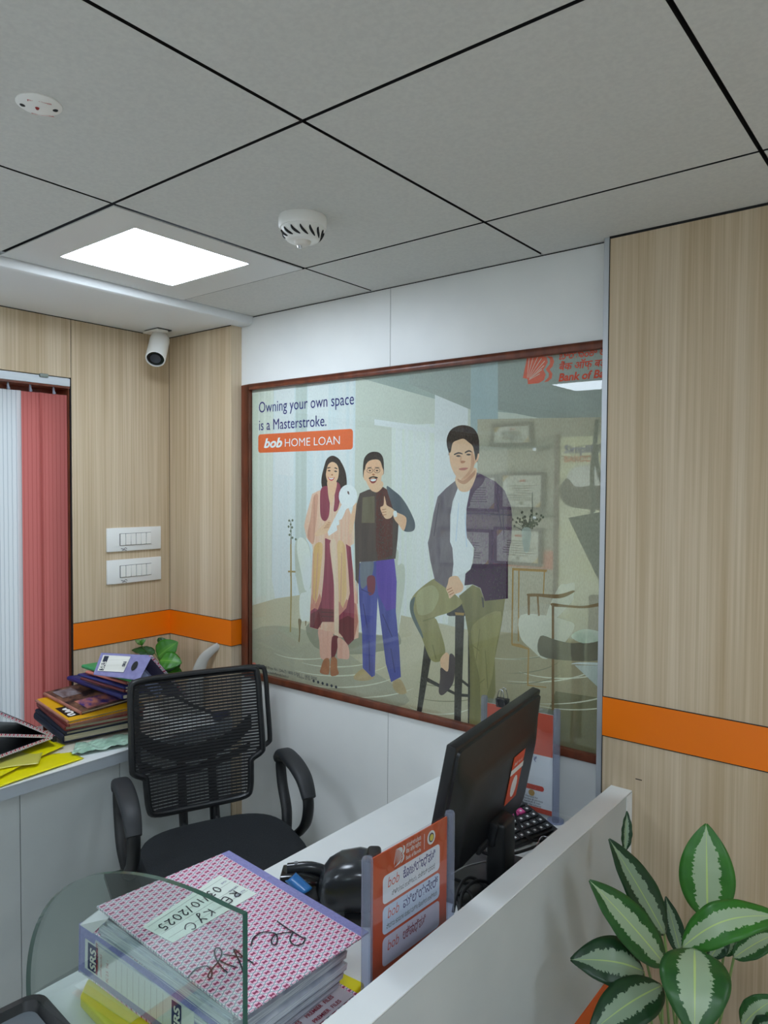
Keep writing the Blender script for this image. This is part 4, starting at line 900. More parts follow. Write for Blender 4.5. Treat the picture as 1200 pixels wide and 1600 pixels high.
def dotted(name, base, dot, sx, sy, coord='UV', r=.3):
    """small square motif repeated on cover paper"""
    q = NT(name); tc = q.add('ShaderNodeTexCoord'); mp = q.add('ShaderNodeMapping'); mp.inputs['Scale'].default_value = (sx, sy, 1)
    q.link(tc.outputs[coord], mp.inputs['Vector'])
    sep = q.add('ShaderNodeSeparateXYZ'); q.link(mp.outputs[0], sep.inputs[0])
    def mth(op, a, b=None):
        n = q.add('ShaderNodeMath', operation=op)
        for i, v in enumerate((a, b)):
            if v is None: continue
            if isinstance(v, (int, float)): n.inputs[i].default_value = v
            else: q.link(v, n.inputs[i])
        return n.outputs[0]
    row = mth('FLOOR', sep.outputs[1]); half = mth('MULTIPLY', mth('MODULO', row, 2), .5)
    fx = mth('ABSOLUTE', mth('SUBTRACT', mth('FRACT', mth('ADD', sep.outputs[0], half)), .5)); fy = mth('ABSOLUTE', mth('SUBTRACT', mth('FRACT', sep.outputs[1]), .5))
    # pinched square: |x|,|y| < r - pinch
    w1 = mth('SUBTRACT', r*.72, mth('MULTIPLY', mth('SUBTRACT', r, fy), .35)); inx = mth('LESS_THAN', fx, w1); iny = mth('LESS_THAN', fy, r)
    dotm = mth('MULTIPLY', inx, iny)
    # thin rings around each motif
    rad = mth('SQRT', mth('ADD', mth('POWER', fx, 2), mth('POWER', mth('MULTIPLY', fy, .9), 2)))
    ring = mth('LESS_THAN', mth('ABSOLUTE', mth('SUBTRACT', rad, .47)), .045)
    halo = mth('MULTIPLY', mth('LESS_THAN', fx, r*1.15), mth('LESS_THAN', fy, r*1.45))
    m0 = q.add('ShaderNodeMixRGB'); m0.inputs[1].default_value = lin(base); m0.inputs[2].default_value = lin((242, 190, 214)); q.link(halo, m0.inputs[0])
    m1 = q.add('ShaderNodeMixRGB'); q.link(m0.outputs[0], m1.inputs[1]); m1.inputs[2].default_value = lin((128, 142, 160)); q.link(ring, m1.inputs[0])
    m2 = q.add('ShaderNodeMixRGB'); q.link(m1.outputs[0], m2.inputs[1]); m2.inputs[2].default_value = lin(dot); q.link(dotm, m2.inputs[0])
    q.link(m2.outputs[0], q.p.inputs['Base Color']); q.p.inputs['Roughness'].default_value = .35
    return q.m
def uvquad(name, pts, m, parent, su=1, sv=1, thick=None, n=None):
    """flat board with a UV in metres: pts[0] origin, pts[1] along u, pts[3] along v"""
    pts = [V(p) for p in pts]; u = (pts[1]-pts[0]); v = (pts[3]-pts[0]); nn = u.cross(v).normalized() if n is None else V(n).normalized()
    th = thick or .0008
    me = bpy.data.meshes.new(name); vs = [p for p in pts]+[p-nn*th for p in pts]
    me.from_pydata(vs, [], [(0, 1, 2, 3), (7, 6, 5, 4), (0, 4, 5, 1), (1, 5, 6, 2), (2, 6, 7, 3), (3, 7, 4, 0)])
    uv = me.uv_layers.new(name='u'); un, vn = u.normalized(), v.normalized()
    for lp_ in me.loops:
        d = V(me.vertices[lp_.vertex_index].co)-pts[0]; uv.data[lp_.index].uv = (d.dot(un)+d.dot(nn)*.7, d.dot(vn)+d.dot(nn)*.5)
    me.materials.append(m); o = bpy.data.objects.new(name, me); COL.objects.link(o)
    if parent is not None: adopt(o, parent)
    return o
pat = dotted('cover_paper', (240, 238, 242), (150, 30, 84), 74, 70)
pat_s = dotted('edge_paper', (236, 232, 234), (158, 34, 60), 70, 64)
# ---- rest of the lilac box file
Dt = (a2-CAM).dot(F_); back = onD(294, 1088, Dt+.08)-a2
lil_in = mat('file_lining', (64, 58, 84), .6)
MB().prism([a3, a2, a2+back, a3+back], hz*.003).build('top_cover', lil_in, t)
MB().prism([a0, a1, a1+hz*.07, a0+hz*.07], (0, 0, -.003)).build('bottom_cover', lil, t)
e1 = back.normalized(); e2 = (a2-a3).normalized()
uvquad('cover_edge', [a2-hz*.002, a2+back-hz*.002, a2+back-e2*.011-hz*.002, a2-e2*.011-hz*.002], pat_s, t, thick=.002)
MB().slab(a1*.98+a0*.02+hz*.012-nrm*.004, e1*.10, hz*.03, (a2-a1)*.35).build('papers', mat('file_papers', (150, 160, 196), .7), t)
def on_sp(u, v, lift=.0012): return a0+(a1-a0)*u+(a3-a0)*v+((a2-a1)-(a3-a0))*u*v+nrm*lift
MB().prism([on_sp(.06, .16), on_sp(.60, .22), on_sp(.60, .90), on_sp(.06, .90)], nrm*.0006).build('label_card', M['paper'], t)
xd_, yd_ = on_sp(.6, .5)-on_sp(.1, .5), on_sp(.3, .9)-on_sp(.3, .2)
MB().prism([on_sp(.09, .2, .002), on_sp(.18, .2, .002), on_sp(.18, .86, .002), on_sp(.09, .86, .002)], nrm*.0003).build('label_stripe', navy_c, t)
text('SRS', on_sp(.17, .24, .0026), yd_, -xd_, .018, M['paper'], t, bold=.03)
text('SRS', on_sp(.57, .45, .0022), yd_, -xd_, .012, navy_c, t, bold=.04)
hp = [on_sp(.76+.055*math.cos(a*.5236), .52+.2*math.sin(a*.5236), .0012) for a in range(12)]
MB().prism(hp, nrm*.0008).build('finger_hole', M['black_matte'], t)
# ---- open file on the left: black inside, dotted edges
H = onX(84, 1153, -2.33); t = thing('ring_file', 'open black lined file with red dotted edges at the left of the counter', 'ring file', H)
def fan(p_end, zoff, nm):
    e = onX(*p_end, -2.30); d = (e-H); e = H+d*1.5; bk = V((-.20, .01, .0))
    nn = (e-H).cross(bk).normalized(); nn = nn if nn.z > 0 else -nn
    uvquad(nm, [H, e, e+nn*.009, H+nn*.009], pat_s, t, thick=.003)
    MB().slab(H, e-H, bk, nn*.006).build('lining', M['black'], t)
fan((0, 1118), 0, 'cover_edge'); fan((0, 1151), 0, 'cover_edge'); fan((0, 1184), 0, 'cover_edge')
MB().slab(H+V((-.012, -.006, -.012)), (.022, 0, 0), (0, .012, 0), (0, 0, .02)).build('clasp', M['black_matte'], t, bevel=.003)
# ---- yellow folders
yg = NT('yellow_plastic'); yg.p.inputs['Base Color'].default_value = lin((236, 226, 10)); yg.p.inputs['Roughness'].default_value = .3
yg.p.inputs['Subsurface Weight'].default_value = 0; YEL = yg.m
def sheet(name, label, pts, zf, m, cat, group=None, n=10, solid=.0012, crumple=0, seed=0):
    """a soft sheet whose outline is met with the counter plane; zf(u, v) lifts it"""
    p = [onZ(x, y, z) for x, y, z in pts]; rr = random.Random(seed); ph = [rr.uniform(0, 6) for _ in range(6)]
    def fn(u, v):
        q = (p[0]*(1-u)+p[1]*u)*(1-v)+(p[3]*(1-u)+p[2]*u)*v
        dz = zf(u, v)
        if crumple: dz += crumple*(abs(math.sin(9*u+ph[0]+3*v))+abs(math.sin(13*v+ph[1]+5*u))+.6*abs(math.sin(23*u-17*v+ph[2])))
        return q+V((0, 0, dz))
    o = MB().grid(fn, n*2, n).build(name, m, None, smooth=True, solid=solid)
    return tag(o, label, cat, group)
CZT = CZ+.0015
sheet('plastic_folder', 'flat yellow plastic folder lying under the others at the counter edge', [(-20, 1238, CZT), (131, 1186, CZT), (108, 1176, CZT), (-20, 1196, CZT)], lambda u, v: .002+.003*math.sin(3*u), YEL, 'folder', 'yellow plastic folders on the counter')
sheet('plastic_folder', 'bent yellow plastic folder with a raised corner beside the book pile', [(-20, 1224, CZT+.012), (102, 1165, CZT+.012), (78, 1160, CZT+.014), (-20, 1196, CZT+.014)], lambda u, v: .004*math.sin(3*u)+.008*v*u, YEL, 'folder', 'yellow plastic folders on the counter')
sheet('plastic_folder', 'pale yellow see-through folder under the dotted file', [(-20, 1206, CZT+.018), (60, 1192, CZT+.018), (70, 1166, CZT+.020), (-20, 1184, CZT+.018)], lambda u, v: .003*math.sin(4*u), mat('pale_yellow_plastic', (206, 200, 90), .3), 'folder', 'yellow plastic folders on the counter')
sheet('plastic_wrapper', 'crumpled pale green plastic wrapper in front of the book pile', [(112, 1184, CZT), (205, 1166, CZT), (205, 1150, CZT), (118, 1168, CZT)], lambda u, v: .001, noisy('green_film', (150, 188, 166), (178, 208, 188), (20, 20, 20), .3), 'wrapper', n=14, crumple=.006, seed=4)
sheet('paper_sheet', 'creased cream paper sheet under the book pile', [(70, 1184, CZT), (200, 1160, CZT), (205, 1138, CZT), (60, 1152, CZT)], lambda u, v: .0006, noisy('cream_paper', (206, 200, 180), (222, 216, 198), (20, 20, 20), .8), 'paper', n=12, crumple=.0016, seed=9)
# ---- potted vine in the corner
def leaf_mat(name, edge, mid, rib, edge2=None, wid=.42, jag=.16):
    q = NT(name); tc = q.add('ShaderNodeTexCoord'); sep = q.add('ShaderNodeSeparateXYZ'); q.link(tc.outputs['UV'], sep.inputs[0])
    def mth(op, a, b=None):
        n = q.add('ShaderNodeMath', operation=op)
        for i, v in enumerate((a, b)):
            if v is None: continue
            if isinstance(v, (int, float)): n.inputs[i].default_value = v
            else: q.link(v, n.inputs[i])
        return n.outputs[0]
    av = mth('ABSOLUTE', mth('SUBTRACT', mth('MULTIPLY', sep.outputs[1], 2), 1))        # 0 at the rib, 1 at the margin
    mp = q.add('ShaderNodeMapping'); mp.inputs['Scale'].default_value = (34, 9, 1); mp.inputs['Rotation'].default_value = (0, 0, .0)
    nz = q.add('ShaderNodeTexNoise'); nz.inputs['Scale'].default_value = 1; nz.inputs['Detail'].default_value = 5; q.link(tc.outputs['UV'], mp.inputs['Vector']); q.link(mp.outputs[0], nz.inputs['Vector'])
    lim = mth('ADD', wid-jag, mth('MULTIPLY', nz.outputs[0], jag*2))
    tip = mth('MULTIPLY', lim, mth('MINIMUM', mth('MULTIPLY', mth('SUBTRACT', 1.04, sep.outputs[0]), 3.2), 1))
    ism = mth('LESS_THAN', av, tip); isr = mth('LESS_THAN', av, mth('SUBTRACT', .045, mth('MULTIPLY', sep.outputs[0], .03)))
    n2 = q.add('ShaderNodeTexNoise'); n2.inputs['Scale'].default_value = 5; q.link(tc.outputs['UV'], n2.inputs['Vector'])
    e0 = q.add('ShaderNodeMixRGB'); e0.inputs[1].default_value = lin(edge); e0.inputs[2].default_value = lin(edge2 or edge); q.link(n2.outputs[0], e0.inputs[0])
    m1 = q.add('ShaderNodeMixRGB'); q.link(e0.outputs[0], m1.inputs[1]); m1.inputs[2].default_value = lin(mid); q.link(ism, m1.inputs[0])
    m2 = q.add('ShaderNodeMixRGB'); q.link(m1.outputs[0], m2.inputs[1]); m2.inputs[2].default_value = lin(rib); q.link(isr, m2.inputs[0])
    q.link(m2.outputs[0], q.p.inputs['Base Color']); q.p.inputs['Roughness'].default_value = .38; q.p.inputs['Specular IOR Level'].default_value = .4
    return q.m
def leaf(base, tip, width, facing, m, parent, curl=.0, fold=.18, sag=0, name='leaf', widest=.42, point=1.0):
    base, tip = V(base), V(tip); L = tip-base; ax = L.normalized(); n = V(facing); n = (n-ax*n.dot(ax)).normalized(); s = ax.cross(n)
    nu, nv = 22, 10; P = []
    def prof(u):
        k = math.log(.5)/math.log(widest); x = u**k
        return (max(0, math.sin(math.pi*x))**(.62))*(1-.25*u**6*point)
    vs, uvs, fs = [], [], []
    for i in range(nu+1):
        u = i/nu
        for j in range(nv+1):
            v = j/nv; q = (v*2-1)
            hw = width/2*prof(min(max(u, .004), .996))
            p = base+L*u+s*(q*hw)+n*(curl*math.sin(math.pi*u)+abs(q)*hw*fold-sag*u*u-.05*hw*q*q*2)
            p += n*(.0012*math.sin(26*u+3*q)*abs(q))
            vs.append(p); uvs.append((u, v))
    for i in range(nu):
        for j in range(nv): fs.append((i*(nv+1)+j, (i+1)*(nv+1)+j, (i+1)*(nv+1)+j+1, i*(nv+1)+j+1))
    me = bpy.data.meshes.new(name); me.from_pydata(vs, [], fs); uv = me.uv_layers.new(name='u')
    for lp_ in me.loops: uv.data[lp_.index].uv = uvs[lp_.vertex_index]
    for p in me.polygons: p.use_smooth = True
    me.materials.append(m); o = bpy.data.objects.new(name, me); COL.objects.link(o); adopt(o, parent)
    md = o.modifiers.new('thickness', 'SOLIDIFY'); md.thickness = .0012
    return o
vine_m = leaf_mat('vine_leaf', (44, 106, 26), (70, 134, 34), (110, 164, 60), (58, 124, 30), .3, .2); vine_d = leaf_mat('vine_leaf_dark', (26, 66, 24), (38, 86, 30), (60, 104, 44), (32, 76, 26), .3, .2)
pb0 = onD(272, 1074, 2.80); pb0.z = CZ
t = thing('potted_vine', 'small green leafy pothos vine in the corner behind the lilac box file', 'plant', (pb0.x, pb0.y, CZ))
MB().lathe([(0, 0), (.035, 0), (.042, .07), (.045, .08), (.040, .08), (.037, .07), (0, .07)], pb0, seg=24).build('pot', mat('vine_pot', (210, 206, 196), .4), t, smooth=True)
face = (CAM-pb0).normalized()
stem_m = mat('vine_stem', (84, 120, 50), .5)
for b_, e_, w_, m_, D, fz in [((247, 1026), (278, 1003), .062, vine_m, 2.80, (.1, -.2, .4)), ((250, 1032), (284, 1036), .055, vine_m, 2.76, (0, 0, .6)), ((262, 1026), (276, 1052), .05, vine_d, 2.78, (.2, 0, .2)), ((242, 1020), (206, 1016), .03, vine_d, 2.86, (0, 0, .8)), ((262, 1048), (286, 1058), .04, vine_m, 2.77, (0, 0, .5)), ((262, 1040), (250, 1062), .05, vine_d, 2.83, (0, 0, .3)), ((220, 1007), (211, 1000), .012, stem_m, 2.86, (0, 0, .5)), ((220, 1007), (228, 999), .014, vine_m, 2.86, (0, 0, .5)), ((250, 1010), (262, 1000), .04, vine_d, 2.84, (0, 0, .3))]:
    o = leaf(onD(*b_, D), onD(*e_, D), w_*1.45, face+V(fz), m_, t, .006, .12, widest=.36)
    MB().tube(cat_rom([pb0+V((0, 0, .07)), (pb0+V((0, 0, .10))+onD(*b_, D))/2, onD(*b_, D)], 4, False), .0018, 6).build('stem', stem_m, t, smooth=True)
# ---- pale curved arm, and a navy gripped stamp behind the chair
gm = mat('pale_grey_plastic', (186, 184, 176), .4)
pts = [onD(x, y, D) for x, y, D in ((301, 1113, 2.83), (303, 1080, 2.82), (308, 1058, 2.82), (319, 1028, 2.82), (342, 1008, 2.82))]
pts = [(p if p.z > CZ+.006 else V((p.x, p.y, CZ+.004))) for p in pts]
path = cat_rom(pts, 5, False); mb = MB(); rings = []
for i, p in enumerate(path):
    s_ = i/(len(path)-1); wdt = .030*(1-s_)+.012; tk = .010*(1-s_)+.004
    tn = (path[min(i+1, len(path)-1)]-path[max(i-1, 0)]).normalized(); sd = tn.cross(face).normalized(); bk = tn.cross(sd)
    rings.append([p+sd*wdt*math.cos(a*math.pi/6)+bk*tk*math.sin(a*math.pi/6) for a in range(12)])
o = mb.loft(rings).build('curved_stand', gm, None, smooth=True); tag(o, 'pale grey curved plastic stand on the counter behind the mesh chair', 'stand')
t = thing('hand_stamp', 'dark rod with a navy grip on the counter, seen through the chair mesh', 'stamp', onD(345, 1119, 2.755))
MB().tube([onD(270, 1085, 2.74), onD(300, 1102, 2.75), onD(336, 1116, 2.755)], .006, 8).build('rod', M['black_matte'], t, smooth=True)
MB().tube([onD(334, 1121, 2.755), onD(358, 1114, 2.755)], [.016, .014], 12).build('grip', mat('navy_grip', (24, 28, 70), .4), t, smooth=True)
# ================================================================== office chair
CB = V((-1.9627, 1.4966, 0)); CYAW = -.3863; REC = .1735
t = thing('office_chair', 'black mesh back office chair with armrests in front of the window poster', 'chair', (CB.x, CB.y, 0), CYAW)
# local frame: +x forward (towards the desk), y across, origin under the lower edge of the back
def bk(y, s, d=0):      # point of the reclined back: s metres up, d behind
    return V((-math.sin(REC)*s-d*math.cos(REC), y, .533+math.cos(REC)*s-d*math.sin(REC)))
HB = .4375
def curve_d(y): return .028*(1-(y/.22)**2)          # the back wraps slightly
outline = [(.06, .0), (.150, .006), (.170, .03), (.176, .10), (.180, .125), (.212, .145), (.219, .17), (.2175, .3), (.215, HB-.03), (.195, HB-.004), (.08, HB)]
outl = outline+[(-y, s) for y, s in outline[::-1]]
fr = cat_rom([V((y, s, 0)) for y, s in outl], 4)
loop = [bk(p.x, p.y, curve_d(p.x)) for p in fr]
mb = MB(); n = len(loop); rings = []
for i, p in enumerate(loop):
    tn = (loop[(i+1) % n]-loop[i-1]).normalized(); nb = V((math.cos(REC), 0, math.sin(REC))); sd = tn.cross(nb).normalized()
    rings.append([p+sd*.011*math.cos(a*math.pi/5)+nb*.012*math.sin(a*math.pi/5) for a in range(10)])
mb.loft(rings+[rings[0]], cap=False).build('back_frame', M['black'], t, smooth=True, local=True)
# mesh: fine horizontal strands
def halfw(s):
    pts = [(y, q) for y, q in outline if y > .1]
    for (y0, s0), (y1, s1) in zip(pts, pts[1:]):
        if s0 <= s <= s1 and s1 > s0: return y0+(y1-y0)*(s-s0)/(s1-s0)
    return .15 if s < .1 else .2
mb = MB(); s = .012
while s < HB-.006:
    hw = halfw(s)-.006; tp = []; bt = []
    for i in range(9):
        y = -hw+2*hw*i/8; tp.append(bk(y, s+.0080, curve_d(y))); bt.append(bk(y, s, curve_d(y)))
    mb.loft([tp, bt], cap=False, closed=False); s += .0105
for k in range(-13, 14):
    y = k*.0155
    mb.loft([[bk(y-.0007, .02, curve_d(y)+.0005), bk(y+.0007, .02, curve_d(y)+.0005)], [bk(y-.0007, HB-.02, curve_d(y)+.0005), bk(y+.0007, HB-.02, curve_d(y)+.0005)]], cap=False, closed=False) if abs(y) < .165 else None
mb.build('back_mesh', M['black_matte'], t, local=True, solid=.001)
# rear shell: second hoop and lumbar support with two uprights
mb = MB(); rear = [bk(p.x*1.04+.034, p.y*.93+.030, curve_d(p.x)+.040) for p in fr if p.y > .115]
mb.tube(rear, .009, 8); mb.build('rear_hoop', M['black'], t, smooth=True, local=True)
mb = MB()
def band(pts, hgt, d): 
    mb.loft([[bk(y, s_+hgt/2, d), bk(y, s_-hgt/2, d), bk(y, s_-hgt/2, d+.008), bk(y, s_+hgt/2, d+.008)] for y, s_ in pts])
band([(-.20, .26), (-.14, .21), (-.06, .175), (0, .17), (.06, .175), (.14, .205), (.20, .25)], .052, .048)
band([(-.19, .15), (-.1, .125), (0, .12), (.1, .135), (.19, .165)], .022, .046)
for y in (-.052, .052): band([(y-.001, -.02), (y+.001, -.02)], .0, .05); mb.slab(bk(y-.014, -.09, .05), (.0, .028, 0), bk(0, .30, 0)-bk(0, 0, 0), (-.012, 0, 0))
mb.build('lumbar_support', M['black'], t, bevel=.002, seg=1, local=True)
for y in (-.056, .056): MB().tube([bk(y, .03, .05), bk(y, -.05, .045), (.03, y, .44)], [.013, .013, .012], 10).build('back_post', M['black'], t, smooth=True, local=True)
# seat cushion
def sring(f, z, off=0):
    out = []
    for k in range(40):
        a = 2*math.pi*k/40; cx, cy = math.cos(a), math.sin(a); e = .62
        out.append(V((.245+.235*f*math.copysign(abs(cx)**e, cx), .245*f*math.copysign(abs(cy)**e, cy), z-(.018*max(0, cx)**2 if off else 0))))
    return out
MB().loft([sring(.93, .435), sring(1.0, .45), sring(1.0, .475, 1), sring(.95, .497, 1), sring(.8, .505, 1), sring(.5, .500, 1), sring(.15, .497, 1)]).build('seat', M['fabric_black'], t, smooth=True, local=True)
MB().loft([sring(.9, .415), sring(.94, .422), sring(.94, .434)]).build('seat_shell', M['black'], t, smooth=True, local=True)
# arm loops
for sgn in (-1, 1):
    y = sgn*.268
    loop2 = cat_rom([V(p) for p in ((.10, y-sgn*.01, .44), (.075, y, .50), (.035, y, .575), (.02, y, .65), (.06, y, .67), (.15, y, .665), (.235, y, .637), (.262, y, .59), (.245, y, .525), (.19, y, .47), (.15, y-sgn*.01, .44))], 5, False)
    rings = []; n = len(loop2)
    for i, p in enumerate(loop2):
        tn = (loop2[min(i+1, n-1)]-loop2[max(i-1, 0)]).normalized(); u = V((0, 1, 0)); v = tn.cross(u).normalized()
        rings.append([p+u*.019*math.cos(a*math.pi/6)+v*.013*math.sin(a*math.pi/6) for a in range(12)])
    MB().loft(rings).build('arm', M['black'], t, smooth=True, local=True)
    pad = cat_rom([V(p) for p in ((.005, y, .655), (.05, y, .687), (.14, y, .685), (.225, y, .659), (.268, y, .610))], 5, False); rings = []; n = len(pad)
    for i, p in enumerate(pad):
        tn = (pad[min(i+1, n-1)]-pad[max(i-1, 0)]).normalized(); u = V((0, 1, 0)); v = tn.cross(u).normalized(); f = .75+.25*math.sin(math.pi*i/(n-1))
        rings.append([p+u*.029*f*math.copysign(abs(math.cos(a*math.pi/8))**.6, math.cos(a*math.pi/8))+v*.016*math.copysign(abs(math.sin(a*math.pi/8))**.7, math.sin(a*math.pi/8)) for a in range(16)])
    MB().loft(rings).build('armrest', mat('arm_pad', (38, 41, 44), .55), t, smooth=True, local=True)
    MB().slab((.06, sgn*.20-.02, .405), (.15, 0, 0), (0, sgn*.10, 0), (0, 0, .014)).build('arm_bracket', M['black'], t, local=True)
MB().tube([(.245, 0, .42), (.245, 0, .10)], [.03, .026], 14).build('gas_lift', M['black'], t, smooth=True, local=True)
for k in range(5):
    a = 2*math.pi*k/5+.3; e = V((.245+.29*math.cos(a), .29*math.sin(a), .075))
    MB().tube([(.245, 0, .11), e], [.026, .017], 10).build('base_leg', M['black'], t, smooth=True, local=True)
    MB().lathe([(0, -.012), (.028, -.012), (.03, 0), (.028, .012), (0, .012)], e+V((0, 0, -.044)), (-math.sin(a), math.cos(a), 0), 18).build('caster', M['black_matte'], t, smooth=True, local=True)

# ================================================================== desk and partition
DX0, DX1, DZ, PX1, PZ = -1.251, -.695, .714, -.642, .842
t = thing('desk', 'white desk along the partition', 'desk', (-.97, .9, 0))
t['label'] = 'white desk top carrying the monitor, binder and signs'
MB().box((DX0, .20, DZ-.025), (DX1-.001, YB-.001, DZ)).build('worktop', M['white_lam'], t, bevel=.0015, seg=1)
MB().box((DX0+.03, .22, 0), (DX1-.001, .24, DZ-.025)).build('side_panel', M['white_lam'], t)
MB().box((DX0+.03, 1.80, 0), (DX1-.001, 1.82, DZ-.025)).build('side_panel', M['white_lam'], t)
t = thing('partition', 'low white partition panel with orange stripe in front of the desk, meeting the wood wall', 'partition', (-.67, .9, 0))
MB().box((DX1, .12, 0), (PX1, YP-.0015, PZ-.004)).build('panel', M['grey_lam'], t)
MB().box((DX1-.0008, .1192, PZ-.003), (PX1+.0006, YP-.001, PZ)).build('top_cap', M['white_lam'], t, bevel=.0005, seg=1)
MB().box((DX1+.0005, .121, PZ-.005), (PX1-.0004, YP-.003, PZ-.003)).build('joint', M['dark_line'], t)
MB().box((PX1, 1.772, 0), (PX1+.0012, YP-.0015, PZ-.005)).build('end_strip', M['white_lam'], t)
mb = MB(); mb.box((PX1, .12, .33), (PX1+.002, 1.772, .432)); mb.build('stripe', mat('partition_orange', (226, 96, 22), .4), t)

# ================================================================== monitor
MP = V((-.8463, 1.4094, .8074)); MYAW, TIL, MH, MW = .1321, .1944, .2968, .49
t = thing('monitor', 'black computer monitor seen from behind, standing on the desk with an orange sticker', 'monitor', (MP.x, MP.y, DZ), MYAW)
def mo(n_, y, s): # n out of the back, y along the width, s up the tilted panel  (local to the stand)
    return V((math.sin(TIL)*s+n_*math.cos(TIL), y, MP.z-DZ+math.cos(TIL)*s-n_*math.sin(TIL)))
def mbox(n0, y0, s0, n1, y1, s1):
    return MB().slab(mo(n0, y0, s0), mo(n1, y0, s0)-mo(n0, y0, s0), mo(n0, y1, s0)-mo(n0, y0, s0), mo(n0, y0, s1)-mo(n0, y0, s0))
mbox(-.022, -MW/2, 0, 0, MW/2, MH).build('screen_frame', M['black'], t, bevel=.003, local=True)
mbox(-.0225, -MW/2+.012, .018, -.0215, MW/2-.012, MH-.012).build('screen', M['black_gloss'], t, local=True)
def ring_(n_, w_, s0, s1, r):
    return [mo(n_, p[0], (s0+s1)/2+p[1]) for p in rrect(w_, s1-s0, r)]
MB().loft([ring_(-.001, MW-.014, .006, MH-.008, .012), ring_(.006, MW-.016, .010, MH-.010, .012), ring_(.012, MW-.03, .012, MH-.055, .02), ring_(.024, MW-.08, .018, MH-.075, .03), ring_(.030, MW-.11, .022, MH-.09, .03)]).build('back_shell', M['black'], t, smooth=True, local=True)
mbox(.026, -.085, .012, .036, .085, .03).build('port_ledge', M['black_matte'], t, bevel=.003, local=True)
MB().tube([mo(.03, 0, .10), mo(.05, 0, .07), V((.062, 0, .07)), V((.058, 0, .0))], [.02, .028, .03, .03], 14)
b0 = mo(.028, 0, .085)
MB().slab((.030, -.034, .0), (.045, 0, 0), (0, .068, 0), (0, 0, b0.z-.018)).build('stand_neck', M['black'], t, bevel=.008, seg=3, local=True)
MB().slab(mo(.028, -.040, .015), mo(.05, -.040, .015)-mo(.028, -.040, .015), (0, .08, 0), mo(0, 0, .07)-mo(0, 0, .015)).build('hinge_cover', M['black'], t, bevel=.006, seg=2, local=True)
MB().prism([(p[0]+.02, p[1]+.0, .0005) for p in rrect(.20, .25, .02)], (0, 0, .011)).build('stand_base', M['black'], t, bevel=.003, local=True)
# sticker on the back
def st(y, s, l=.0310): return mo(l, y, s)
stk = mat('sticker_orange', (216, 78, 30), .45)
y0, y1, s0, s1 = .075, .128, .055, .150
u_ = (mo(0, -1, 0)-mo(0, 0, 0)).normalized()
mbs = MB(); mbs.slab(st(.108, .078), (st(.036, .078)-st(.108, .078)), st(.108, .196)-st(.108, .078), mo(.0008, 0, 0)-mo(0, 0, 0)); mbs.build('sticker', stk, t, local=True)
def lt(body, y, s, size, m, **k):
    # back of the screen is read from +x side: reading direction runs towards -y ... +y
    ob = text(body, mo(.0325, y, s), mo(0, 1, 0)-mo(0, 0, 0), mo(0, 0, 1)-mo(0, 0, 0), size, m, None, 'sticker_print', **k); adopt(ob, t, True); return ob
mbs = MB(); a_ = .0322
mbs.slab(st(.032, .152, a_), st(.110, .152, a_)-st(.032, .152, a_), st(.032, .165, a_)-st(.032, .152, a_), mo(.0004, 0, 0)-mo(0, 0, 0))
c_ = V((.072, .115)); mbs.prism([st(c_.x+.018*math.cos(k*.5236), c_.y+.027*math.sin(k*.5236), a_) for k in range(12)], mo(.0004, 0, 0)-mo(0, 0, 0))
mbs.build('sticker_print', M['plast_white'], t, local=True)
lt('bob', .044, .173, .012, M['plast_white'], shear=.2, bold=.02); lt('World', .067, .173, .010, M['plast_white'])
# cables of the monitor
mb = MB()
def wc(*pts, r=.0035): mb.tube(cat_rom([V(p) for p in pts], 6, False), r, 8)
loc = lambda x, y, z: onZ(x, y, DZ+z)
wc(loc(802, 1250, .10), loc(808, 1282, .065), loc(830, 1312, .03), loc(866, 1310, .01))
wc(loc(742, 1300, .12), loc(752, 1330, .09), loc(790, 1336, .06), loc(838, 1322, .02), loc(852, 1309, .012))
wc(loc(706, 1372, .02), loc(740, 1381, .01), loc(785, 1370, .012), loc(800, 1356, .006))
wc(loc(720, 1440, .01), loc(722, 1398, .03), loc(745, 1376, .03), loc(775, 1382, .006), loc(800, 1372, .006))
wc(loc(708, 1425, .008), loc(714, 1396, .03), loc(724, 1376, .04), loc(740, 1372, .03), loc(765, 1392, .006))
wc(loc(736, 1442, .006), loc(740, 1410, .02), loc(730, 1392, .03), loc(712, 1400, .008))
wc(loc(712, 1452, .006), loc(718, 1425, .015), loc(712, 1405, .02), loc(706, 1392, .012))
ob = mb.build('cable_bundle', M['black_matte'], None, smooth=True); tag(ob, 'tangle of black cables on the desk behind the monitor stand', 'cables')
ob = MB().tube(cat_rom([loc(*p) for p in ((704, 1366, .03), (730, 1353, .035), (765, 1345, .03))], 6, False), .0016, 6).build('thin_cable', mat('grey_cable', (150, 150, 150), .4), None, smooth=True); tag(ob, 'thin grey cable in front of the monitor stand', 'cable')

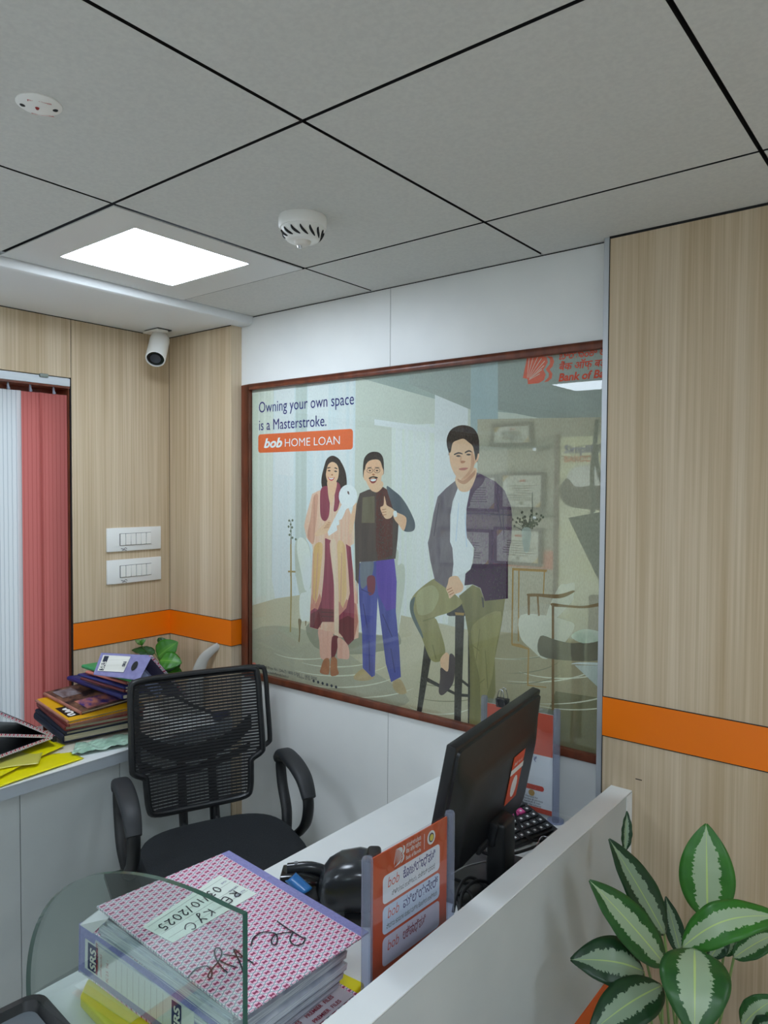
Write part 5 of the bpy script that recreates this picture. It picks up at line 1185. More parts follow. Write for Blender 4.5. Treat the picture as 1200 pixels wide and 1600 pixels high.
# ================================================================== calculator
k0, k1, k2, k3 = onZ(797, 1286, DZ+.03), onZ(838, 1272, DZ+.04), onZ(872, 1296, DZ+.028), onZ(812, 1320, DZ+.022)
o_ = onZ(804, 1321, DZ+.014); cx = (onZ(868, 1296, DZ+.018)-o_); cy = (onZ(800, 1285, DZ+.030)-o_)
cx = cx.normalized()*.15; cn = cx.cross(cy).normalized(); cn = cn if cn.z > 0 else -cn; cy = (cy-cx.normalized()*cy.dot(cx.normalized())).normalized()*.17
t = thing('calculator', 'black desk calculator with white marked keys and two pink keys behind the monitor', 'calculator', o_)
MB().slab(o_, cx, cy, cn*-.014).build('body', M['black'], t, bevel=.003)
MB().slab(o_+cy*.80+cx*.06+cn*.0005, cx*.88, cy*.15, cn*.001).build('display', mat('lcd', (120, 132, 118), .3), t)
kk = mat('key_dark', (46, 48, 50), .4); kp = mat('key_pink', (206, 72, 140), .4); kw = mat('key_mark', (224, 226, 226), .5)
for i in range(6):
    for j in range(5):
        q = o_+cx*(.06+i*.148)+cy*(.05+j*.148); m = kp if (j == 3 and i in (3, 4)) else kk
        ob = MB().slab(q, cx*.12, cy*.11, cn*.006).build('key', m, t, bevel=.001, seg=1)
        if m is kp: ob['label'] = 'pink key'
mb = MB()
for i in range(6):
    for j in range(5):
        q = o_+cx*(.06+i*.148+.03)+cy*(.05+j*.148+.03)+cn*.0062; mb.slab(q, cx*.04, cy*.035, cn*.0003)
mb.build('key_print', kw, t)
ob = MB().slab(loc(836, 1335, .001), loc(868, 1306, .001)-loc(836, 1335, .001), V((.03, .04, 0)), (0, 0, .02)).build('desk_stapler', M['black'], None, bevel=.004); tag(ob, 'small black stapler on the desk between calculator and partition', 'stapler')
ob = MB().tube(cat_rom([loc(*p) for p in ((838, 1322, .03), (846, 1308, .034), (856, 1309, .034), (852, 1318, .032))], 5, False), .0014, 6).build('metal_loop', M['metal'], None, smooth=True); tag(ob, 'small bent wire loop by the stapler', 'wire')

# ================================================================== acrylic sign holders
acr = clear('acrylic', (248, 250, 252), body=.01, bodyc=(220, 224, 236)); acr_e = clear('acrylic_edge', (222, 226, 238), body=.16, bodyc=(206, 212, 232))
def holder(nm, label, A_, B_, ztop, zbase):
    """A_, B_ : feet of the two posts (seen left, right)"""
    A_, B_ = V(A_), V(B_); A_.z = B_.z = zbase; d = (B_-A_).normalized(); n = d.cross(V((0, 0, 1))).normalized()
    n = n if n.dot(CAM-A_) > 0 else -n; H_ = ztop-zbase
    t = thing(nm, label, 'sign holder', (A_+B_)/2, group='clear acrylic sign holders')
    for q in (A_, B_): MB().lathe([(0, 0), (.0095, 0), (.0095, H_-.004), (.008, H_), (0, H_)], q, seg=14).build('post', acr_e, t, smooth=True)
    for q in (A_, B_): MB().lathe([(0, .0006), (.022, .0006), (.022, .005), (.010, .008), (0, .008)], q, seg=24).build('foot', acr_e, t, smooth=True)
    W = (B_-A_).length
    for s_ in (1, -1): MB().slab(A_+d*.008+n*(.0025*s_)+V((0, 0, .010)), d*(W-.016), n*.001*s_, (0, 0, H_-.014)).build('sheet', acr, t)
    return t, A_, d, n, W, H_
sa, sb = onZ(574, 1340, 1.0), onZ(703, 1268, 1.0)
t, SA, sd, sn, SW, SH = holder('sign_holder', 'clear acrylic sign holder with orange leaflet of three white panels, in front on the desk', sa, sb, 1.0, DZ)
Uz = V((0, 0, 1)); po = SA+sd*.010+V((0, 0, .012)); PW_, PH_ = SW-.02, SH-.018
ORG = mat('leaflet_orange', (208, 78, 22), .35); 
MB().slab(po-sn*.0012, sd*PW_, sn*.0022, Uz*PH_).build('leaflet', ORG, t)
def on(u, v, l=.0004): return po+sd*(u*PW_)+Uz*(v*PH_)+sn*(.001+l)
ws = [mat('panel_white', (240, 240, 244), .5), mat('panel_blue', (214, 226, 244), .5), mat('panel_lilac', (226, 218, 232), .5)]
violet = mat('violet_print', (58, 44, 120), .5); orp = mat('orange_print', (222, 74, 40), .5); magt = mat('purple_red_print', (150, 36, 60), .5)
for k, (v0, v1) in enumerate([(.668, .847), (.474, .649), (.272, .455)]):
    cu = [(p[0], p[1]) for p in rrect(.76*PW_, (v1-v0)*PH_, .008)]
    ctr = on(.51, (v0+v1)/2)
    MB().prism([ctr+sd*x+Uz*y for x, y in cu], sn*.0003).build('text_panel', ws[k], t)
    vb = v0+(v1-v0)*(.52 if k < 2 else .48)
    text('bob', on(.185, vb, .0008), sd, Uz, .026, orp, t, shear=.2, bold=-.006, lift=0, fit=.15*PW_)
    text(['ಕೋಟ್ಯಾಧಿಪತಿ', 'ಮಿಲಿಯನೇರ್', 'ಲಕ್ಷಾಧಿಪತಿ'][k], on(.385, vb, .0008), sd, Uz, .024, [violet, violet, magt][k], t, bold=.012, lift=0, fit=[.44, .48, .31][k]*PW_)
    if k < 2: text(['ಸಿಹಿಯಾದ ಉಳಿತಾಯ, ನಾಳೆಗಾಗಿ ಭರವಸೆ', 'ನಿಮ್ಮ ಕನಸುಗಳ ಸಾಕಾರ ಮತ್ತು ಕೋಟಿಯ ಉಳಿತಾಯ'][k], on([.24, .175][k], v0+(v1-v0)*.16, .0008), sd, Uz, .0115, M['ink'], t, lift=0, fit=[.58, .68][k]*PW_)
def brand(o, s, xd, yd, m, tt, bar=True, lift=.0):
    """sunray emblem with three lines of name"""
    mb = MB(); n = xd.cross(yd).normalized()
    P2 = lambda pts: [o+xd*(x*s)+yd*(y*s) for x, y in pts]
    mb.prism(P2([(.18, .98), (.55, .98), (.74, .9), (.78, .72), (.66, .56), (.74, .4), (.66, .2), (.48, .06), (.05, .0), (.04, .2), (0, .22)]), n*.0003)
    mb.prism(P2([(.78, .98), (.94, .94), (1.0, .76), (.94, .58), (.84, .50), (.92, .36), (.88, .18), (.74, .06), (.60, .04), (.76, .22), (.80, .40), (.72, .54), (.86, .72), (.86, .9)]), n*.0003)
    mb.build('emblem', m, tt)
for e in range(1): brand(on(.265, .866, .0005), .030, sd, Uz, M['plast_white'], t)
mb = MB()
for k in range(7):
    a0_ = on(.268, .870, .0012); ang = math.radians(20+k*9.5); e_ = a0_+sd*(.024*math.cos(ang))+Uz*(.029*math.sin(ang)); nn_ = sd*(-math.sin(ang))*.0004+Uz*math.cos(ang)*.0004
    mb.prism([a0_-nn_*.3, e_-nn_*1.6, e_+nn_*1.6, a0_+nn_*.3], sn*.0003)
mb.build('emblem_ray', ORG, t)
for k, s_ in enumerate(('ಬ್ಯಾಂಕ್ ಆಫ್ ಬಡೋದಾ', 'बैंक ऑफ़ बड़ौदा', 'Bank of Baroda')): text(s_, on(.42, .950-.040*k, .0008), sd, Uz, .0100, M['plast_white'], t, bold=.012, lift=0, fit=.20*PW_)
MB().slab(on(.665, .868, .0006), sd*.0008, sn*.0003, Uz*.028).build('divider', M['plast_white'], t)
c_ = on(.765, .922, .0006)
MB().prism([c_+sd*(.0115*math.cos(k*.314))+Uz*(.0125*math.sin(k*.314)) for k in range(20)], sn*.0003).build('round_badge', M['plast_white'], t)
MB().prism([c_+sn*.0004+sd*(.0075*math.cos(k*.314))+Uz*(.0085*math.sin(k*.314)) for k in range(20)], sn*.0003).build('badge_ring', mat('badge_violet', (74, 50, 70), .5), t)
MB().prism([c_+sn*.0008+sd*(.0055*math.cos(k*.314))+Uz*(.006*math.sin(k*.314)) for k in range(20)], sn*.0003).build('badge_centre', mat('badge_yellow', (206, 190, 80), .5), t)
# rear sign
ra, rb = onY(757, 1250, 1.765), onZ(868, 1284, DZ); rb0 = V(rb); ztop2 = onY(868, 1108, rb.y).z
ra = onZ(757, 1087, ztop2)
t, RA, rd, rn, RW, RH = holder('sign_holder', 'clear acrylic sign holder with orange and white leaflet standing behind the monitor', ra, rb, ztop2, DZ)
po2 = RA+rd*.010+V((0, 0, .012)); 
def on2(u, v, l=.0004): return po2+rd*(u*(RW-.02))+Uz*(v*(RH-.03))+rn*(.001+l)
MB().slab(po2-rn*.0012, rd*(RW-.02), rn*.0022, Uz*(RH-.03)).build('leaflet', mat('leaflet_white', (240, 240, 240), .4), t)
MB().slab(on2(0, .58, .0002), rd*(RW-.02), rn*.0003, Uz*(RH-.03)*.42).build('leaflet_panel', mat('leaflet_coral', (222, 86, 50), .4), t)
MB().slab(on2(0, 0, .0002), rd*(RW-.02), rn*.0003, Uz*(RH-.03)*.05).build('leaflet_foot', mat('leaflet_red', (214, 76, 48), .4), t)
MB().prism([on2(.40, .245)+rd*x+Uz*y for x, y in rrect(.96*(RW-.02), .014, .006)], rn*.0004).build('leaflet_bar', mat('leaflet_bar', (206, 70, 44), .4), t)
brand(on2(.36, .86, .0008), .028, rd, Uz, M['plast_white'], t)
text('bob', on2(.30, .78, .0008), rd, Uz, .022, M['plast_white'], t, shear=.2); text('₹', on2(.72, .505, .0008), rd, Uz, .02, violet, t)
for cu_ in (.28, .70):
    cc = on2(cu_, .185, .0008); MB().prism([cc+rd*(.009*math.cos(k*.5))+Uz*(.009*math.sin(k*.5)) for k in range(12)], rn*.0003).build('leaflet_icon', mat('icon_mix', (206, 160, 90), .5), t)
    for k, s_ in enumerate(('Demand for', 'protection & services', 'Overdraft & loan', 'as per the scheme')): text(s_, on2(cu_, .135-.026*k, .0008), rd, Uz, .0075, M['ink'], t, align='CENTER', lift=0)
# binder clip on it
bc = RA+rd*RW*.26+Uz*(RH-.008)
t = thing('binder_clip', 'black binder clip with wire handles gripping the rear acrylic sign', 'binder clip', bc)
MB().prism([bc+rd*-.018+q for q in (rn*.009+Uz*.010, rn*-.009+Uz*.010, rn*-.003+Uz*-.016, rn*.003+Uz*-.016)], rd*.036).build('clip_body', M['black'], t, bevel=.001, seg=1)
for s_ in (1, -1):
    MB().tube(cat_rom([bc+rd*x+Uz*z_+rn*(s_*y_) for x, z_, y_ in ((-.010, -.012, .006), (-.011, .006, .012), (-.007, .030, .010), (0, .037, .010), (.007, .030, .010), (.011, .006, .012), (.010, -.012, .006))], 5, False), .0011, 6).build('handle', M['metal'], t, smooth=True)
# ================================================================== glossy desk scanner
t0_ = onZ(545, 1446, DZ); ru = V((_r.x, _r.y, 0)).normalized(); rv = V((-ru.y, ru.x, 0))
t = thing('document_scanner', 'glossy black scanning device with a blue tab, on the desk behind the pink patterned binder', 'scanner', t0_+rv*.06)
def body_rings(spec, ctr, n=24):
    out = []
    for u, dep, z0, z1, e in spec:
        r = []
        for k in range(n):
            a = 2*math.pi*k/n; ca, sa_ = math.cos(a), math.sin(a)
            r.append(ctr+ru*u+rv*(dep*math.copysign(abs(ca)**e, ca))+V((0, 0, (z0+z1)/2+(z1-z0)/2*math.copysign(abs(sa_)**e, sa_))))
        out.append(r)
    return out
sc = t0_+rv*.065; gloss = mat('scanner_gloss', (40, 44, 48), .22)
MB().loft(body_rings([(-.066, .022, .034, .058, .8), (-.060, .040, .012, .078, .75), (-.046, .054, .003, .094, .7), (-.02, .060, .0006, .108, .65), (.02, .062, .0006, .114, .6), (.05, .060, .0006, .108, .6), (.068, .05, .004, .09, .7)], sc)).build('body', gloss, t, smooth=True)
MB().slab(sc+ru*.035+rv*-.028+V((0, 0, .098)), ru*.03, rv*.05, V((0, 0, .026))).build('top_latch', M['black'], t, bevel=.008, seg=3)
sb_ = sc+ru*-.105+rv*.02
MB().loft(body_rings([(-.045, .030, .0006, .060, .45), (-.042, .034, .0006, .068, .45), (0, .036, .0006, .072, .45), (.03, .034, .006, .066, .5), (.055, .024, .016, .056, .6)], sb_)).build('head', M['black_gloss'], t, smooth=True)
MB().tube(cat_rom([sb_+ru*-.03+V((0, 0, .070)), sb_+ru*.02+V((0, 0, .074)), sb_+ru*.06+V((0, 0, .060)), sc+ru*-.05+V((0, 0, .06))], 6, False), [.012]*19, 12).build('arm', gloss, t, smooth=True)
MB().lathe([(0, 0), (.005, 0), (.005, .003), (0, .003)], sb_+ru*-.012+V((0, 0, .082)), seg=12).build('button', mat('dim_button', (110, 114, 118), .3), t, smooth=True)
bl = mat('blue_tab', (18, 104, 170), .35)
TQ = [onD(*q_) for q_ in ((446, 1376, 1.50), (462, 1364, 1.51), (488, 1388, 1.47), (470, 1399, 1.46))]
def tabf(u, v):
    return (TQ[0]*(1-u)+TQ[3]*u)*(1-v)+(TQ[1]*(1-u)+TQ[2]*u)*v - rv*(.016*math.sin(math.pi*v)*(1-.4*u)) + V((0, 0, .004*math.sin(math.pi*v)))
MB().grid(tabf, 10, 10).build('blue_tab', bl, t, smooth=True, solid=.003)
MB().slab(sc+ru*-.01+rv*-.075+V((0, 0, .0006)), ru*.11, rv*.05, V((0, 0, .018))).build('base', M['black'], t, bevel=.004)

# ================================================================== the big binder
A4 = onZ(355, 1330, .870); B4 = onZ(574, 1458, .840); D4 = onZ(150, 1415, .890)
X4 = (B4-A4); W4 = X4.length; xh = X4.normalized(); Y4 = (D4-A4); Y4 = Y4-xh*Y4.dot(xh); H4 = Y4.length; yh = Y4.normalized(); nh = yh.cross(xh).normalized(); nh = nh if nh.z > 0 else -nh
t = thing('ring_binder', 'large ring binder with pink patterned cover and lilac spine, overfilled, handwritten label on top', 'ring binder', V((A4.x*.5+B4.x*.5, .8, DZ)))
def C4(u, v, l=0): return A4+xh*(u*W4)+yh*(v*H4)+nh*l           # u along the far edge, v towards the viewer
lilac = noisy('lilac_leathercloth', (126, 126, 182), (142, 140, 196), (220, 220, 220), .45, bump=.2)
TH = lambda u: .108-.045*u
uvquad('front_cover', [C4(0, 1.0), C4(1, 1.0), C4(1, 0.055), C4(0, 0.055)], pat, t, thick=.003, n=nh)
MB().slab(C4(0, .055, .0006), xh*W4*1.0, yh*-.045*H4*1.6, nh*-.0036).build('cover_binding', lilac, t, bevel=.001, seg=1)
# lower cover lies flat on what is under it
LZ_ = .744; NL_ = onZ(124, 1516, LZ_); FR_ = onZ(560, 1553, LZ_)
def L4(u, v, l=0):      # lower cover: u along the spine, v from the far edge to the spine
    return V((NL_.x+(FR_.x-NL_.x)*u, FR_.y+(NL_.y+.012*u-FR_.y)*v, LZ_+l))
lo_pts = [L4(0, 1.0), L4(1.0, 1.0), L4(1.0, .0), L4(0, .0)]
uvquad('back_cover', lo_pts, pat, t, thick=.003, n=(0, 0, 1))
# inside lining with rows of small print, seen at the open right side
lin_m = mat('lining_grey', (214, 206, 214), .6)
MB().slab(L4(.55, .04, .001), L4(.995, .04, .001)-L4(.55, .04, .001), L4(.55, 1.0, .001)-L4(.55, .04, .001), V((0, 0, .0015))).build('lining', lin_m, t)
for k in range(3): text('PREMIER  FILES    PREMIER  FILES    PREMIER  FILES', L4(.985-.040*k, .98, .0032), (L4(1, 0)-L4(1, 1)), (-1, 0, 0), .011, magt, t, 'lining_print', bold=.02, sx=.9)
# papers: a wedge of sheets between the covers
pw = noisy('paper_stack', (176, 182, 196), (228, 232, 238), (12, 12, 520), .7, 2)
sl_ = MB()
for k in range(9):
    f = k/9.6; u0 = .02+.012*(k % 3); u1 = .95-.06*abs(f-.4)-.02*(k % 2); v1 = .95+.012*((k*5) % 3)
    lo0 = lambda u, v, f0: L4(u, v, .006)*(1-f0)+C4(u, v, -.006)*f0
    f0, f1 = f*.90, (f+.97/9)*.95
    pts_ = [lo0(u0, .06, f0), lo0(u1, .06, f0), lo0(u1, v1, f0), lo0(u0, v1, f0)]; pt2 = [lo0(u0, .06, f1), lo0(u1, .06, f1), lo0(u1, v1, f1), lo0(u0, v1, f1)]
    sl_.loft([pts_, pt2])
sl_.build('papers', pw, t)
# spine on the near-left long side, standing from the lower cover, with a lilac edge border
s00, s10 = L4(0, 1.0, -.004), L4(.94, 1.0, -.004); up0 = .093; lean = V((-.004, .004, 0))
S = lambda u, v, l=0: (s00+(s10-s00)*u)+V((0, 0, v*.084))+lean*v+sn4*l
sn4 = (s10-s00).cross(V((0, 0, .09))+lean).normalized(); sn4 = sn4 if sn4.dot(CAM-s00) > 0 else -sn4
MB().prism([S(0, 0), S(1, 0), S(1, 1), S(0, 1)], -sn4*.004).build('spine', lilac, t, bevel=.0015, seg=2)
uvquad('spine_border', [S(.06, 1.0, .0), S(1, 1.0, .0), S(1, 1.0, -.024)+V((0, 0, .010)), S(.06, 1.0, -.024)+V((0, 0, .010))], pat, t, thick=.0012)
MB().prism([S(.0, 1.0), S(.10, 1.0), C4(.10, 1.0, -.003), C4(-.0, .93, -.003)], V((0, 0, -.002))).build('spine_gusset', pat, t)
MB().prism([S(0, 0), S(0, 1), S(0, 1, -.05), S(0, 0, -.05)], (s00-s10).normalized()*.003).build('spine_end', lilac, t)
# spine card with print
card = clear('card_sleeve', (240, 240, 240), body=.6, bodyc=(236, 236, 236))
MB().prism([S(.05, .20, .0012), S(.80, .20, .0012), S(.80, .80, .0012), S(.05, .80, .0012)], sn4*.0004).build('spine_card', mat('spine_card', (222, 224, 222), .5), t)
nav = mat('print_navy', (24, 36, 96), .5); sx_ = (S(.3, .9)-S(.3, .1)).normalized(); sy_ = (S(0, .5)-S(1, .5)).normalized()
for u0 in (.075, .665):
    w_ = .075 if u0 < .3 else .06
    MB().prism([S(u0, .24, .002), S(u0+w_, .24, .002), S(u0+w_, .77, .002), S(u0, .77, .002)], sn4*.0002).build('spine_tab', nav, t)
    text('SRS', S(u0+w_*.86, .28, .0024), sx_, sy_, w_*W4*.92, M['paper'], t, bold=.03, fit=.036)
text('PREMIUM QUALITY', S(.155, .24, .0022), sx_, sy_, .0085, red_print, t, sx=.75, bold=.02); text('LEVER ARCH FILE', S(.185, .26, .0022), sx_, sy_, .007, red_print, t, sx=.7); text('FC 2.5  Tel. -', S(.235, .24, .0022), sx_, sy_, .010, red_print, t, sx=.7)
mb = MB()
for k in range(9): ribbon(mb, [S(.29+k*.040, .22, .0022), S(.29+k*.040, .78, .0022)], .0007, sn4)
mb.build('ruled_lines', mat('rule_grey', (150, 140, 140), .6), t)
# label on the cover, written upside down to the viewer
def TP(px, py): # a photo direction met with the cover
    d = ray(px, py); k = (A4-CAM).dot(nh)/d.dot(nh); return CAM+d*k
lp0 = [TP(343, 1368), TP(401, 1397), TP(281, 1473), TP(222, 1449)]   # far-left, far-right ... corners as seen: top, right, bottom, left
la, lb2 = lp0[0], lp0[1]
MB().prism([lp0[0]+nh*.0006, lp0[1]+nh*.0006, TP(270, 1474)+nh*.0006, lp0[3]+nh*.0006], nh*.0004).build('cover_label', mat('label_paper', (226, 238, 228), .5), t)
def LB(u, v, l=.0014): # u from right to left along the writing, v down the label towards the viewer
    p = (lp0[0]*(1-u)+lp0[3]*u)*(1-v)+(lp0[1]*(1-u)+TP(270, 1474)*u)*v; return p+nh*l
rl = (LB(1, 0)-LB(0, 0)).normalized(); vd = (LB(0, 0)-LB(0, 1)).normalized(); vup = (LB(.5, 1)-LB(.5, 0)).normalized()
mb = MB()
for v_ in (.12, .34, .56, .80): ribbon(mb, [LB(.02, v_), LB(.98, v_)], .0006, nh)
mb.build('label_rules', mat('rule_green', (110, 120, 116), .6), t)
for s_, v_ in (('YEAR', .22), ('DETAILS', .52), ('FILE NAME', .72)): text(s_, LB(.03, v_), rl, vup, .0065, violet, t, 'label_print', lift=0)
PEN = M['ink']
hand = {'0': [[(.5, 1), (.15, .8), (.1, .3), (.45, 0), (.8, .3), (.75, .8), (.5, 1)]], '3': [[(.1, .9), (.5, 1), (.7, .8), (.4, .55), (.75, .3), (.5, 0), (.1, .1)]], '/': [[(.2, -.1), (.7, 1.15)]], '1': [[(.4, 1), (.4, 0)]],
        '2': [[(.1, .75), (.4, 1), (.75, .8), (.5, .4), (.1, .05), (.35, .12), (.9, .02)]], '5': [[(.8, 1), (.25, .95), (.2, .6), (.6, .6), (.75, .3), (.5, 0), (.1, .1)]],
        'R': [[(.15, 0), (.2, 1)], [(.1, .95), (.6, 1), (.75, .75), (.5, .5), (.2, .5), (.8, 0)]], 'E': [[(.8, 1), (.2, .95), (.2, 0), (.85, .05)], [(.2, .5), (.7, .52)]], 'K': [[(.2, 1), (.2, 0)], [(.8, 1), (.2, .45), (.85, 0)]],
        'Y': [[(.1, 1), (.45, .55), (.85, 1)], [(.85, 1), (.5, .4), (.2, -.3), (-.05, -.15), (.4, .2)]], 'C': [[(.85, .85), (.5, 1), (.15, .6), (.2, .15), (.6, 0), (1.0, .2), (1.2, .45)]], ' ': []}
mb = MB()
def scrawl(s_, u0, v0, cw, chh):
    x = 0
    for ch_ in s_:
        for st_ in hand[ch_]:
            p0 = LB(u0, v0, .0018); ribbon(mb, cat_rom([p0+rl*(x+px*cw*.8)+vup*(py*chh) for px, py in st_], 5, False), .0024, nh)
        x += cw*(.75 if ch_ in '/1' else 1)
scrawl('03/10/2025', .17, .22, .0168, .017); scrawl('RE KYC', .10, .60, .0235, .018)
mb.build('handwriting', PEN, t)
# large signature scrawl on the cover
mb = MB()
def strk(pts, wd=.0026): ribbon(mb, cat_rom([TP(*p)+nh*.0014 for p in pts], 6, False), wd, nh)
f2 = lambda x, y: (240+x/6.156, 1340+y/6.156); f3 = lambda x, y: (400+x/6, 1440+y/6)
strk([f2(*p) for p in ((325, 1170), (400, 1085), (500, 1050), (550, 1085), (560, 1140), (540, 1168), (522, 1145), (560, 1080), (620, 1010), (655, 930), (640, 885), (605, 875), (585, 910), (600, 980), (650, 1060), (710, 1112))])
strk([f2(*p) for p in ((640, 1000), (700, 1030), (790, 1062))]); strk([f2(*p) for p in ((670, 940), (760, 950), (850, 970))]); strk([f2(*p) for p in ((865, 1120), (830, 1020), (770, 885), (860, 960), (960, 1025))])
strk([f2(935, 860), f2(960, 780), f2(1020, 735), f3(50, 110), f3(90, 104), f3(180, 120), f3(200, 170), f3(185, 225), f3(150, 215), f3(145, 180), f3(175, 135), f3(260, 112), f3(345, 110)])
strk([f3(195, 0), f3(290, 70), f3(350, 105), f3(430, 155), f3(460, 160), f3(440, 210), f3(390, 230), f3(340, 215), f3(318, 170), f3(345, 110)])
mb.build('signature', PEN, t)
# yellow folder under the binder
yf = [onZ(122, 1546, DZ), onZ(140, 1534, DZ), onZ(560, 1558, DZ), onZ(505, 1640, DZ), onZ(190, 1640, DZ)]
tq = MB().prism([V((-1.155, .625, DZ+.001)), V((-1.185, .655, DZ+.001)), V((-1.13, .93, DZ+.001)), V((-.80, .955, DZ+.001)), V((-.775, .72, DZ+.001)), V((-.86, .60, DZ+.001))], (0, 0, .022)).build('plastic_folder', YEL, None, bevel=.005, seg=3)
tag(tq, 'yellow plastic folder lying under the big pink patterned binder', 'folder')

# ================================================================== rounded glass screen on the desk
GYD = .581; g0 = onY(48, 1552, GYD); g1 = onY(387, 1425, GYD)
top_ = g1.z; wid = g1.x-g0.x; hgt = top_-DZ-.002
out = [(0, .012), (.010, .0)]
pts = [V((g0.x+.010, GYD, DZ+.002)), V((g1.x, GYD, DZ+.002)), V((g1.x, GYD, top_))]
for k in range(1, 30):
    a = math.pi/2*k/29; pts.append(V((g1.x-wid*math.sin(a)**.96, GYD, DZ+.03+(hgt-.03)*max(0, math.cos(a))**1.0)))
pts.append(V((g0.x+.001, GYD, DZ+.012)))
gls_m = clear('screen_glass', (241, 247, 244)); gle = mat('glass_edge', (34, 84, 74), .15)
o = MB(); o.prism(pts, (0, -.008, 0))
t = thing('glass_screen', 'clear glass desk screen with quarter round corner, in front of the binder', 'glass screen', ((g0.x+g1.x)/2, GYD, DZ))
o.mi = 0
me_o = o.build('pane', [gls_m, gle], t)
for p in me_o.data.polygons:
    if abs(p.normal.y) < .5: p.material_index = 1
# ================================================================== black tray with papers in the near corner
tp = onZ(75, 1557, DZ+.02)
t = thing('document_tray', 'black rounded tray holding papers in the near left corner of the desk', 'tray', (-1.09, .43, DZ))
TY = [(p[0], p[1]) for p in rrect(.24, .34, .03)]
ta = math.radians(-4); TC = V((-1.115, .412, DZ+.0006))
rt = lambda x, y, z_: TC+V((x*math.cos(ta)-y*math.sin(ta), x*math.sin(ta)+y*math.cos(ta), z_))
i_ = rrect(.215, .315, .022); 
MB().loft([[rt(x, y, 0) for x, y in rrect(.23, .33, .03)], [rt(x, y, .022) for x, y in TY], [rt(x, y, .022) for x, y in i_], [rt(x, y, .008) for x, y in rrect(.20, .30, .02)]]).build('tray', M['black'], t, smooth=True)
MB().prism([rt(x, y, .0085) for x, y in rrect(.198, .298, .02)], (0, 0, .002)).build('tray_floor', mat('tray_grey', (98, 104, 110), .4), t)
o = MB().slab(rt(-.078, -.16, .011), rt(.17, 0, .0)-rt(0, 0, 0), rt(.0, .262, 0)-rt(0, 0, 0), (0, 0, .001)).build('paper_sheet', mat('sheet_orange', (214, 96, 56), .6), None); tag(o, 'orange sheet under the white paper in the black tray', 'paper')
o = MB().slab(rt(-.088, -.165, .0125), rt(.155, 0, .0)-rt(0, 0, 0), rt(.0, .255, 0)-rt(0, 0, 0), (0, 0, .0012)).build('paper_sheet', mat('sheet_white', (240, 242, 246), .6), None); tag(o, 'white paper sheet on top in the black tray', 'paper')

# ================================================================== variegated plant in front of the wood wall
g_e, g_2 = (24, 62, 30), (44, 98, 34)
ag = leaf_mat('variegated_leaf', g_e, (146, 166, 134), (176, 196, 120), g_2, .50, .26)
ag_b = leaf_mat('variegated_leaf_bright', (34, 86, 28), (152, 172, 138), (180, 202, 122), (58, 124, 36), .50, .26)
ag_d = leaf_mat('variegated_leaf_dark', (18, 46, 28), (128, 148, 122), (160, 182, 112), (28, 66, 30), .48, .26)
z5 = lambda x, y, D: onD(880+x/3.75, 1230+y/3.75, D)
rootp = onD(1062, 1735, 1.45)
t = thing('foliage_plant', 'potted plant with dark green silver-centred leaves by the wood wall beside the partition', 'plant', (rootp.x, rootp.y, 0))
POTZ = rootp.z-.02; px_, py_ = rootp.x, rootp.y
potm = mat('dark_pot', (38, 34, 36), .4); pc = V((px_, py_, 0))
MB().lathe([(0, .001), (.10, .001), (.125, POTZ-.03), (.135, POTZ-.025), (.137, POTZ+.012), (.128, POTZ+.014), (.124, POTZ-.02), (0, POTZ-.02)], pc, seg=36).build('pot', potm, t, smooth=True)
MB().lathe([(0, POTZ-.019), (.123, POTZ-.019), (.08, POTZ-.008), (0, POTZ-.004)], pc, seg=24).build('soil', noisy('soil', (40, 30, 22), (62, 48, 36), (80, 80, 80), .9), t, smooth=True)
fv = lambda p: (CAM-p).normalized()
LV = [  # base, tip, depth base, depth tip, width, facing shift, material, curl, sag, fold
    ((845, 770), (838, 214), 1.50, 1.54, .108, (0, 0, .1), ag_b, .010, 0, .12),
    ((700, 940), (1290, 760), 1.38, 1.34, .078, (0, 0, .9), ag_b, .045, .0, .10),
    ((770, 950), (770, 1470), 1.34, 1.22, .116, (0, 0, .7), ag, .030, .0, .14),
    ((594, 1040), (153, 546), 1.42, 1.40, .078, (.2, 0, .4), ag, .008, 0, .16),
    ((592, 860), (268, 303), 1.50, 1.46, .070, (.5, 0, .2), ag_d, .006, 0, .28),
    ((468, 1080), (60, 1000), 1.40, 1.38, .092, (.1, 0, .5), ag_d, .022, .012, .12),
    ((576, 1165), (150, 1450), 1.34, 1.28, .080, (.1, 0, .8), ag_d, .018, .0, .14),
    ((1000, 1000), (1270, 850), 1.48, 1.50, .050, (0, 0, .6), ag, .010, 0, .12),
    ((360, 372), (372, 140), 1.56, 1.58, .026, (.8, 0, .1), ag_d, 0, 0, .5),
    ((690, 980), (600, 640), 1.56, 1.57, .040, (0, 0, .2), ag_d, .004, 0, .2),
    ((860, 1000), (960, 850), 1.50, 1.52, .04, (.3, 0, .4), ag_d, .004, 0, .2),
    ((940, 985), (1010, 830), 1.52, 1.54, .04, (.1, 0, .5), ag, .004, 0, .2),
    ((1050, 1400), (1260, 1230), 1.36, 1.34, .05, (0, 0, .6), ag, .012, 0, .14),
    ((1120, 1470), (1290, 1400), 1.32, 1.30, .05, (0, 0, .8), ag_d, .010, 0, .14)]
st_m = mat('leaf_stalk', (112, 138, 74), .45)
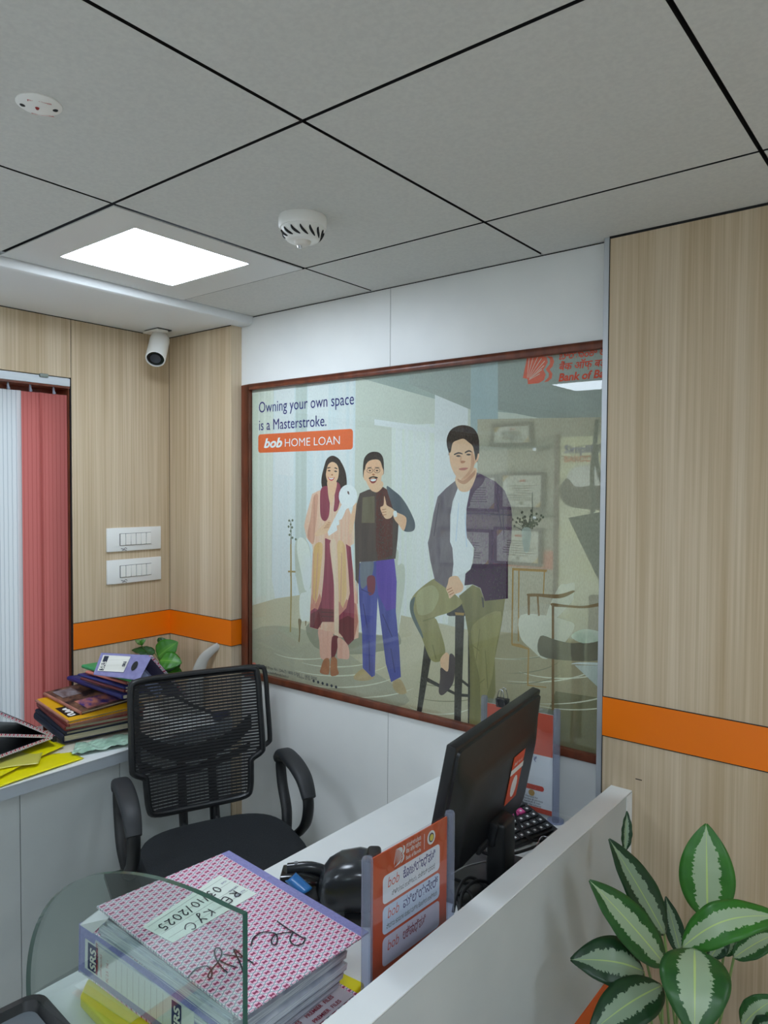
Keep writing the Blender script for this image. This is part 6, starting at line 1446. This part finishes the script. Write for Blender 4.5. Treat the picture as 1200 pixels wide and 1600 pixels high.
for k, (b_, e_, d0, d1, wd_, fz, m_, cl, sg, fo) in enumerate(LV):
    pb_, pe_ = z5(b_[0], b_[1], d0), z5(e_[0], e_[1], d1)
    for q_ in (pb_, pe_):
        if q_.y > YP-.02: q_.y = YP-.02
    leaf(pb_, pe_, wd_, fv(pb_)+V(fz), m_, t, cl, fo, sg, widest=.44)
    r0 = V((px_+.02*math.cos(k*1.7), py_+.02*math.sin(k*1.7), POTZ-.012)); md_ = (r0*.45+pb_*.55)+V((.25*(pb_.x-px_), .25*(pb_.y-py_), .0))*.3
    MB().tube(cat_rom([r0, md_, pb_-fv(pb_)*.0015], 6, False), .0026, 7).build('stalk', st_m, t, smooth=True)
# small gouge marks on the wood wall and stains on the ceiling
p = onY(998, 1218, YP); struct(MB().box((p.x-.008, YP-.0006, p.z-.0012), (p.x+.008, YP, p.z+.0012)).build('trim_11', mat('gouge', (70, 58, 46), .8)))

# ================================================================== sub-parts
def nest(child, part):
    child.parent = part; child.matrix_parent_inverse = Matrix.Identity(4)
def kid(o, nm): return [c for c in o.children if c.name.split('.')[0] == nm]
NEST = {'sign_holder': ('leaflet', ('text_panel', 'lettering', 'emblem', 'emblem_ray', 'divider', 'round_badge', 'badge_ring', 'badge_centre', 'leaflet_panel', 'leaflet_foot', 'leaflet_bar', 'leaflet_icon')),
        'smoke_detector': ('dome', ('vent_slots', 'cap', 'sensor')), 'security_camera': ('housing', ('lens_face', 'lens_ring')), 'box_file': ('spine', ('label_card', 'label_stripe', 'lettering', 'finger_hole')),
        'window_poster': ('headline_tab', ()), 'fire_indicator': ('plate', ('screw', 'led', 'lettering'))}
for o in list(COL.objects):
    nm = o.name.split('.')[0]
    if o.parent is None and nm in NEST:
        p_, names = NEST[nm]
        for part in kid(o, p_)[:1]:
            for c in list(o.children):
                if c.name.split('.')[0] in names: nest(c, part)
    if o.parent is None and nm == 'ring_binder':
        for p_, names in (('cover_label', ('handwriting', 'label_print', 'label_rules')), ('spine', ('spine_card', 'spine_tab', 'lettering', 'ruled_lines')), ('lining', ('lining_print',)), ('front_cover', ('signature',))):
            part = kid(o, p_)[0]
            for c in list(o.children):
                if c.name.split('.')[0] in names: nest(c, part)
    if o.parent is None and nm == 'monitor':
        for part in kid(o, 'sticker'):
            for c in kid(o, 'sticker_print'): nest(c, part)
    if o.parent is None and nm == 'office_chair':
        for a_, p_ in zip(kid(o, 'arm'), kid(o, 'armrest')): nest(p_, a_)
